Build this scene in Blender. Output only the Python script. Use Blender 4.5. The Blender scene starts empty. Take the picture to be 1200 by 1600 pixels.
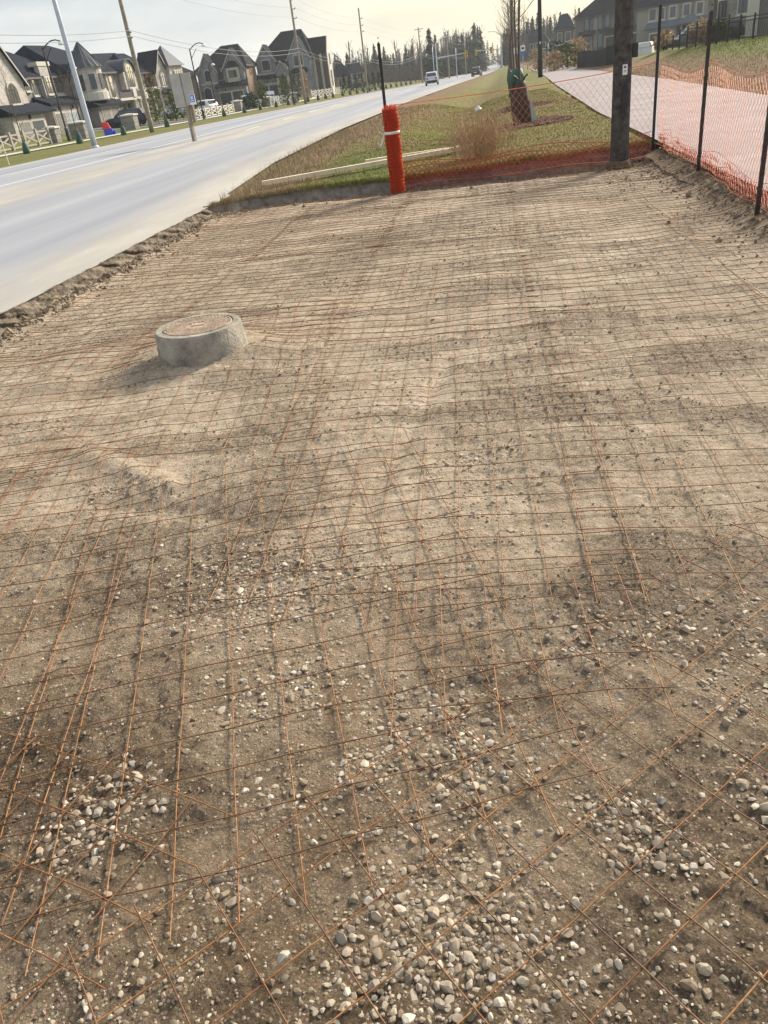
import bpy, bmesh, math, random
import numpy as np
from mathutils import Matrix, Vector

random.seed(7)
RNG = np.random.default_rng(11)
scene = bpy.context.scene
COL = scene.collection
R = math.radians

# ------------------------------------------------------------------ camera
cam_d = bpy.data.cameras.new('camera')
cam = bpy.data.objects.new('camera', cam_d); COL.objects.link(cam)
AX = Vector((0.98634366, 0.11605575, -0.11686419))      # image right in world
AY = Vector((0.04191057, 0.50933934, 0.85954461))       # image up in world
AZ = Vector((0.15927863, -0.85270423, 0.49751967))      # back towards the viewer
CAM_H = 1.58
m = Matrix((AX, AY, AZ)).transposed().to_4x4()
m.translation = Vector((0, 0, CAM_H))
cam.matrix_world = m
cam_d.sensor_fit = 'VERTICAL'; cam_d.sensor_height = 36.0
cam_d.lens = 36.0 * 1175.0 / 1600.0
cam_d.clip_start = 0.05; cam_d.clip_end = 6000
scene.camera = cam

# ------------------------------------------------------------------ light
SUN_EL, SUN_AZ = R(30), R(36)          # azimuth from +Y (up the road) towards +X
sun_dir = Vector((math.sin(SUN_AZ) * math.cos(SUN_EL), math.cos(SUN_AZ) * math.cos(SUN_EL), math.sin(SUN_EL)))
sd = bpy.data.lights.new('sun', 'SUN'); so = bpy.data.objects.new('sun', sd); COL.objects.link(so)
sd.energy = 3.9; sd.angle = R(14); sd.color = (1.0, 0.91, 0.78)
so.rotation_euler = sun_dir.to_track_quat('Z', 'Y').to_euler()
so.location = (0, 0, 30)

world = bpy.data.worlds.new('World'); scene.world = world; world.use_nodes = True
wn, wl = world.node_tree.nodes, world.node_tree.links
for n_ in list(wn): wn.remove(n_)
wout = wn.new('ShaderNodeOutputWorld'); bg = wn.new('ShaderNodeBackground'); bg.inputs['Strength'].default_value = 0.1
sky = wn.new('ShaderNodeTexSky'); sky.sky_type = 'NISHITA'; sky.sun_disc = False
sky.sun_elevation = SUN_EL; sky.sun_rotation = SUN_AZ; sky.dust_density = 3.0
tc = wn.new('ShaderNodeTexCoord')
dot = wn.new('ShaderNodeVectorMath'); dot.operation = 'DOT_PRODUCT'
nrmv = wn.new('ShaderNodeVectorMath'); nrmv.operation = 'NORMALIZE'
wl.new(tc.outputs['Generated'], nrmv.inputs[0]); wl.new(nrmv.outputs[0], dot.inputs[0])
dot.inputs[1].default_value = Vector((math.sin(R(18)) * math.cos(R(9)), math.cos(R(18)) * math.cos(R(9)), math.sin(R(9))))
glow = wn.new('ShaderNodeValToRGB')                      # thin overcast, warm towards the veiled sun
cr = glow.color_ramp; cr.interpolation = 'EASE'
cr.elements[0].position = 0.30; cr.elements[0].color = (3.85, 4.15, 4.5, 1)
cr.elements[1].position = 1.0; cr.elements[1].color = (7.4, 6.3, 4.0, 1)
e_ = cr.elements.new(0.82); e_.color = (4.6, 4.75, 4.75, 1)
e_ = cr.elements.new(0.93); e_.color = (5.9, 5.4, 4.1, 1)
wl.new(dot.outputs['Value'], glow.inputs[0])
wmap = wn.new('ShaderNodeMapping'); wmap.inputs['Scale'].default_value = (2.2, 2.2, 7.5)
wl.new(nrmv.outputs[0], wmap.inputs['Vector'])
cn = wn.new('ShaderNodeTexNoise'); cn.inputs['Scale'].default_value = 1.6; cn.inputs['Detail'].default_value = 6; cn.inputs['Roughness'].default_value = 0.55
wl.new(wmap.outputs[0], cn.inputs['Vector'])
cr2 = wn.new('ShaderNodeValToRGB'); cr2.color_ramp.elements[0].position = 0.36; cr2.color_ramp.elements[0].color = (0.80, 0.83, 0.865, 1)
cr2.color_ramp.elements[1].position = 0.66; cr2.color_ramp.elements[1].color = (1.20, 1.17, 1.12, 1)
wl.new(cn.outputs[0], cr2.inputs[0])
mul = wn.new('ShaderNodeMix'); mul.data_type = 'RGBA'; mul.blend_type = 'MULTIPLY'; mul.inputs[0].default_value = 1.0
wl.new(glow.outputs[0], mul.inputs[6]); wl.new(cr2.outputs[0], mul.inputs[7])
skm = wn.new('ShaderNodeMix'); skm.data_type = 'RGBA'; skm.inputs[0].default_value = 0.90
wl.new(sky.outputs[0], skm.inputs[6]); wl.new(mul.outputs[2], skm.inputs[7])
wl.new(skm.outputs[2], bg.inputs['Color']); wl.new(bg.outputs[0], wout.inputs['Surface'])

scene.view_settings.view_transform = 'Standard'; scene.view_settings.look = 'None'
scene.view_settings.exposure = 0.88; scene.view_settings.gamma = 1.0
scene.view_settings.use_curve_mapping = False
scene.render.engine = 'CYCLES'
scene.cycles.use_denoising = True
scene.cycles.volume_bounces = 0
scene.cycles.max_bounces = 6; scene.cycles.transparent_max_bounces = 8

# ------------------------------------------------------------------ helpers
def tag(o, label=None, cat=None, group=None, kind=None):
    if label: o['label'] = label
    if cat: o['category'] = cat
    if group: o['group'] = group
    if kind: o['kind'] = kind
    return o

def empty(name, loc=(0, 0, 0), rz=0.0, parent=None):
    o = bpy.data.objects.new(name, None); COL.objects.link(o)
    o.location = loc; o.rotation_euler = (0, 0, rz)
    o.empty_display_size = 0.2
    if parent: o.parent = parent
    return o

def thing(name, label, cat, loc=(0, 0, 0), rz=0.0, group=None):
    return tag(empty(name, loc, rz), label, cat, group)

def link(name, me, parent=None, loc=None, rot=None, scale=None):
    o = bpy.data.objects.new(name, me); COL.objects.link(o)
    if parent: o.parent = parent
    if loc is not None: o.location = loc
    if rot is not None: o.rotation_euler = rot
    if scale is not None: o.scale = scale
    return o

def npmesh(name, V, F, mat, smooth=False, attr=None):
    """V (n,3), F (m,k) arrays -> mesh"""
    V = np.ascontiguousarray(V, dtype=np.float32); F = np.ascontiguousarray(F, dtype=np.int32)
    k = F.shape[1]
    me = bpy.data.meshes.new(name)
    me.vertices.add(len(V)); me.vertices.foreach_set('co', V.ravel())
    me.loops.add(F.size); me.loops.foreach_set('vertex_index', F.ravel())
    me.polygons.add(len(F)); me.polygons.foreach_set('loop_start', np.arange(0, F.size, k, dtype=np.int32))
    try: me.polygons.foreach_set('loop_total', np.full(len(F), k, dtype=np.int32))
    except Exception: pass
    if smooth: me.polygons.foreach_set('use_smooth', np.ones(len(F), dtype=bool))
    if attr is not None:
        for an, av in attr.items():
            a = me.attributes.new(an, 'FLOAT', 'POINT'); a.data.foreach_set('value', np.asarray(av, dtype=np.float32))
    me.update(calc_edges=True); me.validate()
    if mat: me.materials.append(mat)
    return me

class MB:
    """collects simple solids for one mesh"""
    def __init__(s): s.v = []; s.f = []
    def add(s, vs, fs):
        b = len(s.v); s.v += [tuple(p) for p in vs]; s.f += [tuple(i + b for i in q) for q in fs]; return s
    def box(s, x0, x1, y0, y1, z0, z1):
        return s.add([(x0,y0,z0),(x1,y0,z0),(x1,y1,z0),(x0,y1,z0),(x0,y0,z1),(x1,y0,z1),(x1,y1,z1),(x0,y1,z1)],
                     [(0,3,2,1),(4,5,6,7),(0,1,5,4),(1,2,6,5),(2,3,7,6),(3,0,4,7)])
    def prism(s, poly, y0, y1):
        """polygon in (x,z), extruded along y"""
        n = len(poly)
        vs = [(x, y0, z) for x, z in poly] + [(x, y1, z) for x, z in poly]
        fs = [tuple(range(n)), tuple(range(2*n-1, n-1, -1))] + [(i, i+n, (i+1)%n+n, (i+1)%n) for i in range(n)]
        return s.add(vs, fs)
    def tube(s, pts, radii, n=6, cap=True):
        pts = [Vector(p) for p in pts]
        if not hasattr(radii, '__len__'): radii = [radii]*len(pts)
        b = len(s.v)
        for i, p in enumerate(pts):
            t = (pts[min(i+1, len(pts)-1)] - pts[max(i-1, 0)]).normalized()
            a = t.cross(Vector((0,0,1)) if abs(t.z) < .95 else Vector((1,0,0))).normalized(); c = t.cross(a)
            for j in range(n):
                th = 2*math.pi*j/n
                s.v.append(tuple(p + (a*math.cos(th) + c*math.sin(th))*radii[i]))
        for i in range(len(pts)-1):
            for j in range(n):
                s.f.append((b+i*n+j, b+i*n+(j+1)%n, b+(i+1)*n+(j+1)%n, b+(i+1)*n+j))
        if cap:
            s.f.append(tuple(b+j for j in range(n))[::-1]); s.f.append(tuple(b+(len(pts)-1)*n+j for j in range(n)))
        return s
    def lathe(s, prof, n=24, c=(0,0)):
        b = len(s.v)
        for r, z in prof:
            for j in range(n):
                th = 2*math.pi*j/n; s.v.append((c[0]+r*math.cos(th), c[1]+r*math.sin(th), z))
        for i in range(len(prof)-1):
            for j in range(n):
                s.f.append((b+i*n+j, b+i*n+(j+1)%n, b+(i+1)*n+(j+1)%n, b+(i+1)*n+j))
        s.f.append(tuple(b+j for j in range(n))[::-1]); s.f.append(tuple(b+(len(prof)-1)*n+j for j in range(n)))
        return s
    def build(s, name, mat, parent=None, smooth=False, loc=None, rot=None):
        me = bpy.data.meshes.new(name); me.from_pydata(s.v, [], s.f)
        if smooth:
            me.polygons.foreach_set('use_smooth', [True]*len(me.polygons))
        me.update()
        bm = bmesh.new(); bm.from_mesh(me); bmesh.ops.recalc_face_normals(bm, faces=bm.faces); bm.to_mesh(me); bm.free()
        if mat: me.materials.append(mat)
        return link(name, me, parent, loc, rot)

def copy_tree(o, parent=None):
    c = o.copy(); COL.objects.link(c); c.parent = parent
    for ch in list(o.children): copy_tree(ch, c)
    return c

def bevel(o, w=0.01, seg=2):
    md = o.modifiers.new('bevel', 'BEVEL'); md.width = w; md.segments = seg; md.limit_method = 'ANGLE'
    return o

# ---- numpy value noise
_T = np.random.default_rng(3).random((256, 256)).astype(np.float32)
def vn(x, y):
    xi = np.floor(x).astype(np.int64); yi = np.floor(y).astype(np.int64)
    fx = x - xi; fy = y - yi
    fx = fx*fx*(3-2*fx); fy = fy*fy*(3-2*fy)
    x0 = xi & 255; x1 = (xi+1) & 255; y0 = yi & 255; y1 = (yi+1) & 255
    return (_T[x0,y0]*(1-fx)+_T[x1,y0]*fx)*(1-fy) + (_T[x0,y1]*(1-fx)+_T[x1,y1]*fx)*fy
def fbm(x, y, o=4, g=.5):
    s = 0; a = 1; t = 0
    for i in range(o):
        s = s + a*vn(x*(2.03**i)+17.3*i, y*(2.03**i)-9.1*i); t += a; a *= g
    return s/t
def S(a, b, x):
    t = np.clip((x-a)/(b-a), 0, 1); return t*t*(3-2*t)

# ------------------------------------------------------------------ materials
def mat(name, base=(.5,.5,.5), rough=.7, metal=0., spec=.5, var=.0, scale=8., bump=0., bscale=40., trans=0., alpha=None, coord='Object', detail=5, emit=None):
    m_ = bpy.data.materials.new(name); m_.use_nodes = True
    nt = m_.node_tree; b = nt.nodes['Principled BSDF']
    b.inputs['Base Color'].default_value = (*base, 1); b.inputs['Roughness'].default_value = rough
    b.inputs['Metallic'].default_value = metal; b.inputs['Specular IOR Level'].default_value = spec
    if trans: b.inputs['Transmission Weight'].default_value = trans
    c = nt.nodes.new('ShaderNodeTexCoord')
    if var:
        n = nt.nodes.new('ShaderNodeTexNoise'); n.inputs['Scale'].default_value = scale; n.inputs['Detail'].default_value = detail; n.inputs['Roughness'].default_value = .65
        nt.links.new(c.outputs[coord], n.inputs['Vector'])
        r = nt.nodes.new('ShaderNodeValToRGB')
        r.color_ramp.elements[0].position = .32; r.color_ramp.elements[1].position = .68
        r.color_ramp.elements[0].color = (*[x*(1-var) for x in base], 1); r.color_ramp.elements[1].color = (*[min(1, x*(1+var)) for x in base], 1)
        nt.links.new(n.outputs[0], r.inputs[0]); nt.links.new(r.outputs[0], b.inputs['Base Color'])
    if bump:
        n2 = nt.nodes.new('ShaderNodeTexNoise'); n2.inputs['Scale'].default_value = bscale; n2.inputs['Detail'].default_value = 6
        nt.links.new(c.outputs[coord], n2.inputs['Vector'])
        bp = nt.nodes.new('ShaderNodeBump'); bp.inputs['Strength'].default_value = bump; bp.inputs['Distance'].default_value = .02
        nt.links.new(n2.outputs[0], bp.inputs['Height']); nt.links.new(bp.outputs[0], b.inputs['Normal'])
    return m_

class NT:
    """little node-graph helper"""
    def __init__(s, name):
        s.m = bpy.data.materials.new(name); s.m.use_nodes = True; s.t = s.m.node_tree; s.b = s.t.nodes['Principled BSDF']
        s.geo = s.t.nodes.new('ShaderNodeNewGeometry'); s.pos = s.geo.outputs['Position']
    def noise(s, scale, detail=5, rough=.6, vec=None, stretch=None, dist=0.):
        v = vec or s.pos
        if stretch:
            mp = s.t.nodes.new('ShaderNodeMapping'); mp.inputs['Scale'].default_value = stretch; s.t.links.new(v, mp.inputs['Vector']); v = mp.outputs[0]
        n = s.t.nodes.new('ShaderNodeTexNoise'); n.inputs['Scale'].default_value = scale; n.inputs['Detail'].default_value = detail
        n.inputs['Roughness'].default_value = rough; n.inputs['Distortion'].default_value = dist
        s.t.links.new(v, n.inputs['Vector']); return n.outputs[0]
    def vor(s, scale, feature='F1', vec=None, out='Distance'):
        n = s.t.nodes.new('ShaderNodeTexVoronoi'); n.feature = feature; n.inputs['Scale'].default_value = scale
        s.t.links.new(vec or s.pos, n.inputs['Vector']); return n.outputs[out]
    def attr(s, name):
        n = s.t.nodes.new('ShaderNodeAttribute'); n.attribute_name = name; return n.outputs['Fac']
    def ramp(s, x, *stops):
        n = s.t.nodes.new('ShaderNodeValToRGB'); r = n.color_ramp
        r.elements[0].position = stops[0][0]; r.elements[1].position = stops[-1][0]
        def c(v): return (*v, 1) if hasattr(v, '__len__') else (v, v, v, 1)
        r.elements[0].color = c(stops[0][1]); r.elements[1].color = c(stops[-1][1])
        for p, v in stops[1:-1]: r.elements.new(p).color = c(v)
        s.t.links.new(x, n.inputs[0]); return n.outputs[0]
    def mix(s, f, a, b, mode='MIX'):
        n = s.t.nodes.new('ShaderNodeMix'); n.data_type = 'RGBA'; n.blend_type = mode
        for i, v in ((0, f), (6, a), (7, b)):
            if hasattr(v, 'is_linked'): s.t.links.new(v, n.inputs[i])
            elif hasattr(v, '__len__'): n.inputs[i].default_value = (*v, 1)
            else: n.inputs[i].default_value = v
        return n.outputs[2]
    def math(s, op, a, b=0.):
        n = s.t.nodes.new('ShaderNodeMath'); n.operation = op
        for i, v in ((0, a), (1, b)):
            if hasattr(v, 'is_linked'): s.t.links.new(v, n.inputs[i])
            else: n.inputs[i].default_value = v
        return n.outputs[0]
    def bump(s, h, strength=.5, dist=.02, normal=None):
        n = s.t.nodes.new('ShaderNodeBump'); n.inputs['Strength'].default_value = strength; n.inputs['Distance'].default_value = dist
        s.t.links.new(h, n.inputs['Height'])
        if normal: s.t.links.new(normal, n.inputs['Normal'])
        return n.outputs[0]
    def out(s, col=None, rough=None, normal=None, spec=None):
        if col is not None: s.t.links.new(col, s.b.inputs['Base Color'])
        if rough is not None:
            if hasattr(rough, 'is_linked'): s.t.links.new(rough, s.b.inputs['Roughness'])
            else: s.b.inputs['Roughness'].default_value = rough
        if normal is not None: s.t.links.new(normal, s.b.inputs['Normal'])
        if spec is not None: s.b.inputs['Specular IOR Level'].default_value = spec
        return s.m

def dirt_material():
    n = NT('packed_dirt')
    big = n.noise(.8, 4, .55); mid = n.noise(3.4, 7, .64, dist=.5); fine = n.noise(24, 9, .72); grit = n.noise(150, 4, .78)
    crumb = n.noise(46, 8, .78, dist=.6)
    damp = n.attr('damp'); cm = n.attr('crumb')
    dry = n.ramp(mid, (.28, (.28, .198, .126)), (.5, (.408, .311, .217)), (.72, (.53, .433, .325)))
    wet = n.ramp(mid, (.28, (.104, .064, .032)), (.55, (.168, .108, .057)), (.75, (.245, .166, .095)))
    c = n.mix(damp, dry, wet)
    c = n.mix(n.ramp(big, (.45, 0.), (.64, .35)), c, (.50, .405, .295))
    stk = n.attr('streak')
    s1 = n.noise(2.4, 7, .68, stretch=(.55, 3.4, 1), dist=.35); s2 = n.noise(5., 6, .7, stretch=(.5, 5., 1))
    c = n.mix(n.math('MULTIPLY', stk, n.ramp(s1, (.48, 0.), (.62, .9))), c, (.62, .53, .415))
    c = n.mix(n.math('MULTIPLY', stk, n.ramp(s1, (.36, .85), (.48, 0.))), c, (.18, .132, .092))
    c = n.mix(n.math('MULTIPLY', stk, n.ramp(s2, (.37, .9), (.47, 0.))), c, (.12, .086, .058))
    c = n.mix(n.ramp(fine, (.30, .95), (.46, .3), (.58, 0.)), c, (.10, .070, .046))  # low spots darkened: crevice shade put into the colour
    c = n.mix(n.math('MULTIPLY', n.ramp(n.noise(70, 6, .75), (.5, 0.), (.68, .6)), n.math('SUBTRACT', 1., n.math('MULTIPLY', damp, .6))), c, (.58, .49, .365))
    c = n.mix(n.math('MULTIPLY', cm, n.ramp(crumb, (.42, .85), (.56, 0.))), c, (.085, .060, .040))
    c = n.mix(n.math('MULTIPLY', n.ramp(grit, (.50, 0.), (.66, .8)), n.math('SUBTRACT', 1., n.math('MULTIPLY', damp, .65))), c, (.60, .51, .385))
    c = n.mix(n.ramp(grit, (.30, .7), (.44, 0.)), c, (.12, .085, .058))
    peb = n.vor(80, 'F1'); pc = n.vor(80, 'F1', out='Color')
    pm = n.ramp(peb, (.24, 1.), (.36, 0.)); sel = n.ramp(n.noise(9, 4, .7), (.46, 0.), (.62, .85))
    c = n.mix(n.math('MULTIPLY', pm, sel), c, n.mix(.35, (.50, .405, .29), pc, 'MULTIPLY'))
    h = n.math('ADD', n.math('MULTIPLY', fine, .6), n.math('MULTIPLY', grit, .25))
    h = n.math('ADD', h, n.math('MULTIPLY', n.math('MULTIPLY', pm, sel), .25))
    h = n.math('ADD', h, n.math('MULTIPLY', n.math('MULTIPLY', cm, crumb), 1.1))
    return n.out(c, .93, n.bump(h, 1.0, .022), .2)

def grass_ground():
    n = NT('grass_ground')
    a = n.noise(.55, 5, .6); b = n.noise(5, 6, .7); f = n.noise(55, 5, .75)
    dead = n.attr('dead')
    g = n.ramp(b, (.3, (.09, .11, .025)), (.55, (.155, .165, .042)), (.75, (.25, .225, .075)))
    d = n.ramp(b, (.3, (.135, .085, .048)), (.55, (.23, .152, .088)), (.75, (.32, .23, .145)))
    c = n.mix(dead, g, d)
    c = n.mix(n.ramp(f, (.3, .7), (.5, .0)), c, (.03, .032, .012))
    c = n.mix(n.math('MULTIPLY', n.ramp(f, (.55, 0.), (.75, .5)), n.math('SUBTRACT', 1., dead)), c, (.25, .22, .10))
    return n.out(c, .95, n.bump(f, .8, .03), .15)

def road_material():
    n = NT('dusty_asphalt')
    lane = n.noise(.35, 6, .6, stretch=(1.6, .05, 1)); blot = n.noise(.9, 6, .65, stretch=(1, .25, 1)); f = n.noise(120, 3, .7)
    dust = n.attr('dust')
    c = n.ramp(lane, (.32, (.215, .232, .28)), (.5, (.295, .312, .355)), (.68, (.39, .403, .425)))
    c = n.mix(n.math('MULTIPLY', dust, n.ramp(blot, (.25, .55), (.6, 1.))), c, n.ramp(blot, (.3, (.345, .31, .255)), (.7, (.50, .465, .41))))
    c = n.mix(n.ramp(f, (.35, .35), (.6, 0.)), c, (.2, .2, .2))
    return n.out(c, .85, n.bump(f, .3, .006), .3)

def path_material():
    n = NT('path_asphalt')
    a = n.noise(1.2, 6, .65); f = n.noise(90, 4, .7)
    c = n.ramp(a, (.3, (.255, .225, .228)), (.7, (.35, .305, .305)))
    c = n.mix(n.ramp(f, (.35, .5), (.55, 0.)), c, (.17, .16, .16))
    c = n.mix(n.ramp(n.noise(.5, 5, .7, dist=1.), (.52, 0.), (.7, .4)), c, (.5, .46, .43))
    return n.out(c, .9, n.bump(f, .4, .008), .2)

def rust_material(name, stops):
    n = NT(name)
    oi = n.t.nodes.new('ShaderNodeObjectInfo')
    v = n.t.nodes.new('ShaderNodeVectorMath'); v.operation = 'ADD'
    n.t.links.new(n.pos, v.inputs[0]); n.t.links.new(oi.outputs['Random'], v.inputs[1])
    a = n.noise(5, 5, .65, vec=v.outputs[0]); b = n.noise(60, 4, .7)
    c = n.ramp(a, *stops)
    c = n.mix(n.ramp(b, (.4, .6), (.6, 0.)), c, (.10, .05, .026))
    return n.out(c, .6, n.bump(b, .5, .002), .45)

def stone_material(name, attr_name=None):
    n = NT(name)
    if attr_name: r = n.attr(attr_name)
    else:
        oi = n.t.nodes.new('ShaderNodeObjectInfo'); r = oi.outputs['Random']
    c = n.ramp(r, (0., (.15, .112, .074)), (.2, (.265, .20, .134)), (.4, (.37, .295, .21)), (.54, (.28, .25, .21)), (.66, (.46, .38, .28)), (.82, (.31, .25, .18)), (.86, (.66, .58, .465)), (.95, (.60, .52, .42)), (1., (.23, .235, .24)))
    b = n.noise(45, 6, .7); d = n.noise(14, 3, .6)
    c = n.mix(n.ramp(b, (.36, .6), (.55, 0.)), c, (.13, .095, .062))
    c = n.mix(n.ramp(d, (.4, 0.), (.65, .5)), c, (.33, .275, .205))
    return n.out(c, .8, n.bump(b, .3, .004), .35)

def brick_like(name, a, b, mortar, w=.4, h=.2):
    n = NT(name)
    t = n.t.nodes.new('ShaderNodeTexBrick'); tc_ = n.t.nodes.new('ShaderNodeTexCoord')
    mp = n.t.nodes.new('ShaderNodeMapping'); mp.inputs['Rotation'].default_value = (R(90), 0, 0)
    # brick pattern runs on (u+v, z) of the house
    sx = n.t.nodes.new('ShaderNodeSeparateXYZ'); n.t.links.new(tc_.outputs['Object'], sx.inputs[0])
    ad = n.math('ADD', sx.outputs['X'], sx.outputs['Y'])
    cb = n.t.nodes.new('ShaderNodeCombineXYZ'); n.t.links.new(ad, cb.inputs['X']); n.t.links.new(sx.outputs['Z'], cb.inputs['Y'])
    n.t.links.new(cb.outputs[0], t.inputs['Vector'])
    t.inputs['Scale'].default_value = 1.0; t.inputs['Brick Width'].default_value = w; t.inputs['Row Height'].default_value = h
    t.inputs['Mortar Size'].default_value = .014
    t.inputs['Color1'].default_value = (*a, 1); t.inputs['Color2'].default_value = (*b, 1); t.inputs['Mortar'].default_value = (*mortar, 1)
    bl = n.noise(1.4, 5, .65)
    c = n.mix(1., t.outputs['Color'], n.ramp(bl, (.3, .78), (.7, 1.2)), 'MULTIPLY')
    return n.out(c, .9, None, .2)

M = {}
M['dirt'] = dirt_material(); M['grass'] = grass_ground(); M['road'] = road_material(); M['path'] = path_material()
M['rust'] = rust_material('rusty_wire', ((.3, (.16, .065, .026)), (.45, (.30, .12, .036)), (.56, (.37, .165, .05)), (.74, (.44, .26, .11)))); M['rust_shaded'] = rust_material('shaded_cross_wire', ((.3, (.07, .034, .018)), (.48, (.165, .074, .031)), (.60, (.28, .12, .043)), (.76, (.36, .235, .12)))); M['stone'] = stone_material('loose_stone'); M['gravel'] = stone_material('gravel_stone', 'tint')  # palest stop paints long wires' lit look; darker cross wires paint backlit shade
M['clod'] = mat('dirt_clod', (.13, .095, .062), .95, spec=.15, var=.35, scale=30, bump=.5, bscale=90)
M['paint'] = mat('road_paint', (.72, .72, .70), .7, var=.15, scale=6)
M['concrete'] = mat('concrete', (.30, .275, .225), .9, spec=.2, var=.45, scale=6, bump=.6, bscale=55)
M['pole_concrete'] = mat('aged_concrete_pole', (.075, .068, .062), .9, spec=.2, var=.55, scale=14, bump=.5, bscale=60)
M['kerb'] = mat('sidewalk_concrete', (.52, .50, .43), .9, var=.1, scale=2)
M['iron'] = mat('cast_iron', (.36, .275, .205), .75, metal=.25, var=.4, scale=14, bump=.4, bscale=80)
M['black'] = mat('black_metal', (.018, .018, .02), .5, var=.3, scale=10)
M['tpost'] = mat('tpost_paint', (.022, .024, .022), .55, var=.4, scale=18)
M['tpost_rust'] = mat('tpost_rusty', (.045, .034, .028), .7, var=.5, scale=16)
M['steel'] = mat('galvanised_steel', (.47, .51, .56), .45, metal=.3, var=.08, scale=5)
M['wood'] = mat('weathered_wood', (.27, .235, .175), .88, var=.3, scale=6, bump=.4, bscale=30)
M['wood_dark'] = mat('dark_wood', (.085, .068, .055), .88, var=.3, scale=6, bump=.4, bscale=30)
M['lumber'] = mat('fresh_lumber', (.72, .61, .44), .75, var=.15, scale=5, bump=.2, bscale=40)
M['plywood'] = mat('grey_plywood', (.40, .375, .33), .85, var=.15, scale=3)
M['blue'] = mat('sign_blue', (.09, .22, .62), .5)
M['white'] = mat('white_plastic', (.76, .76, .74), .55, var=.06, scale=4)
M['tape'] = mat('white_tape', (.72, .68, .60), .5)
M['net'] = mat('orange_netting', (.74, .17, .05), .5, spec=.4)
M['net_red'] = mat('red_netting', (.74, .115, .03), .5, spec=.4)
M['net_fold_shaded'] = mat('folded_netting', (.33, .045, .020), .6, spec=.3)  # netting colour darkened, shading of the folded band put in
M['net_core'] = mat('netting_roll_core', (.48, .03, .012), .6, spec=.3)
M['bag'] = mat('green_bag', (.022, .075, .05), .6, var=.4, scale=9, bump=.5, bscale=10)
M['bag_brown'] = mat('dark_bag', (.042, .034, .026), .75, var=.5, scale=10, bump=.6, bscale=14)
M['guard'] = mat('pale_guard', (.32, .40, .36), .6)
M['bark'] = mat('bark', (.11, .085, .065), .92, var=.35, scale=20, bump=.5, bscale=60)
M['bark_far'] = mat('bark_far', (.085, .073, .068), .95, var=.25, scale=2)
M['needle'] = mat('needles', (.024, .042, .024), .9, spec=.2, var=.45, scale=.8)
M['needle_far'] = mat('needles_far', (.03, .045, .03), .9, spec=.2, var=.45, scale=.4)
M['shrub_green'] = mat('shrub_leaf', (.09, .105, .03), .9, spec=.2, var=.5, scale=2)
M['shrub_dark'] = mat('shrub_leaf_dark', (.03, .06, .03), .9, spec=.2, var=.5, scale=2)
M['weed'] = mat('dry_weed', (.42, .30, .18), .9, spec=.2, var=.35, scale=6)
M['mulch'] = mat('mulch', (.14, .075, .055), .95, var=.5, scale=25, bump=.8, bscale=60)
M['blade'] = None
M['roof'] = mat('shingles', (.021, .026, .038), .95, spec=.1, var=.25, scale=1.2, bump=.3, bscale=8)
M['roof_b'] = mat('shingles_brown', (.030, .029, .032), .95, spec=.1, var=.25, scale=1.2, bump=.3, bscale=8)
M['roof_metal'] = mat('turret_metal', (.085, .092, .112), .6, spec=.15, metal=.0, var=.1, scale=3)
M['limestone'] = brick_like('limestone', (.50, .465, .42), (.42, .39, .35), (.36, .335, .305), .6, .3)
M['stone_grey'] = brick_like('grey_stone', (.19, .18, .17), (.27, .25, .235), (.30, .285, .265), .5, .2)
M['stone_blue'] = brick_like('bluish_stone', (.18, .19, .215), (.25, .26, .285), (.29, .30, .31), .5, .2)
M['brick_brown'] = brick_like('brown_brick', (.24, .145, .085), (.29, .18, .11), (.26, .21, .17), .23, .075)
M['brick_dark'] = brick_like('dark_brick', (.085, .062, .06), (.12, .085, .078), (.16, .13, .12), .23, .075)
M['brick_red'] = brick_like('red_brick', (.20, .05, .04), (.25, .07, .05), (.2, .13, .11), .23, .075)
M['stucco'] = mat('stucco', (.29, .27, .24), .9, var=.06, scale=2)
M['stucco_grey'] = mat('stucco_grey', (.175, .165, .152), .9, var=.06, scale=2)
M['trim'] = mat('trim_cream', (.50, .475, .42), .8, var=.04, scale=2)
M['trim_dark'] = mat('trim_dark', (.035, .035, .04), .6)
M['fascia'] = mat('fascia', (.10, .09, .085), .6)
M['siding'] = mat('siding_slate', (.10, .115, .14), .8, var=.1, scale=1)
M['glass'] = mat('window_glass', (.035, .045, .055), .08, spec=.9)
M['glass_mirror'] = mat('reflective_window_glass', (.70, .66, .56), .06, metal=.85)
M['glass_teal'] = mat('window_glass_teal', (.06, .13, .13), .12, spec=.9)
M['garage'] = mat('garage_door', (.20, .19, .17), .7, var=.08, scale=2)
M['garage_dark'] = mat('garage_door_dark', (.045, .055, .06), .6, var=.1, scale=2)
M['garage_pale'] = mat('garage_door_pale', (.33, .37, .37), .6, var=.1, scale=2)
M['fence_pale'] = mat('pale_fence', (.34, .30, .25), .8, var=.08, scale=3)
M['fence_white'] = mat('white_fence', (.55, .515, .46), .75, var=.05, scale=3)
M['rubber'] = mat('tyre_rubber', (.02, .02, .02), .85)
M['rim'] = mat('wheel_rim', (.4, .4, .42), .35, metal=.7)
M['tail'] = mat('tail_lamp', (.45, .02, .02), .25)
M['lens'] = mat('lamp_lens', (.75, .76, .78), .2)
M['red_toy'] = mat('red_plastic', (.62, .03, .03), .45)
M['blue_toy'] = mat('blue_plastic', (.03, .08, .55), .45)
M['yellow'] = mat('yellow_signal', (.75, .5, .03), .5)
M['silt'] = mat('silt_fabric', (.014, .015, .018), .85, var=.3, scale=3, bump=.5, bscale=6)
M['scrim'] = mat('fence_scrim', (.05, .048, .046), .8, var=.3, scale=3)
M['cable'] = mat('cable', (.25, .26, .28), .5)
M['litter'] = mat('litter_white', (.8, .8, .8), .6)

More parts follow.
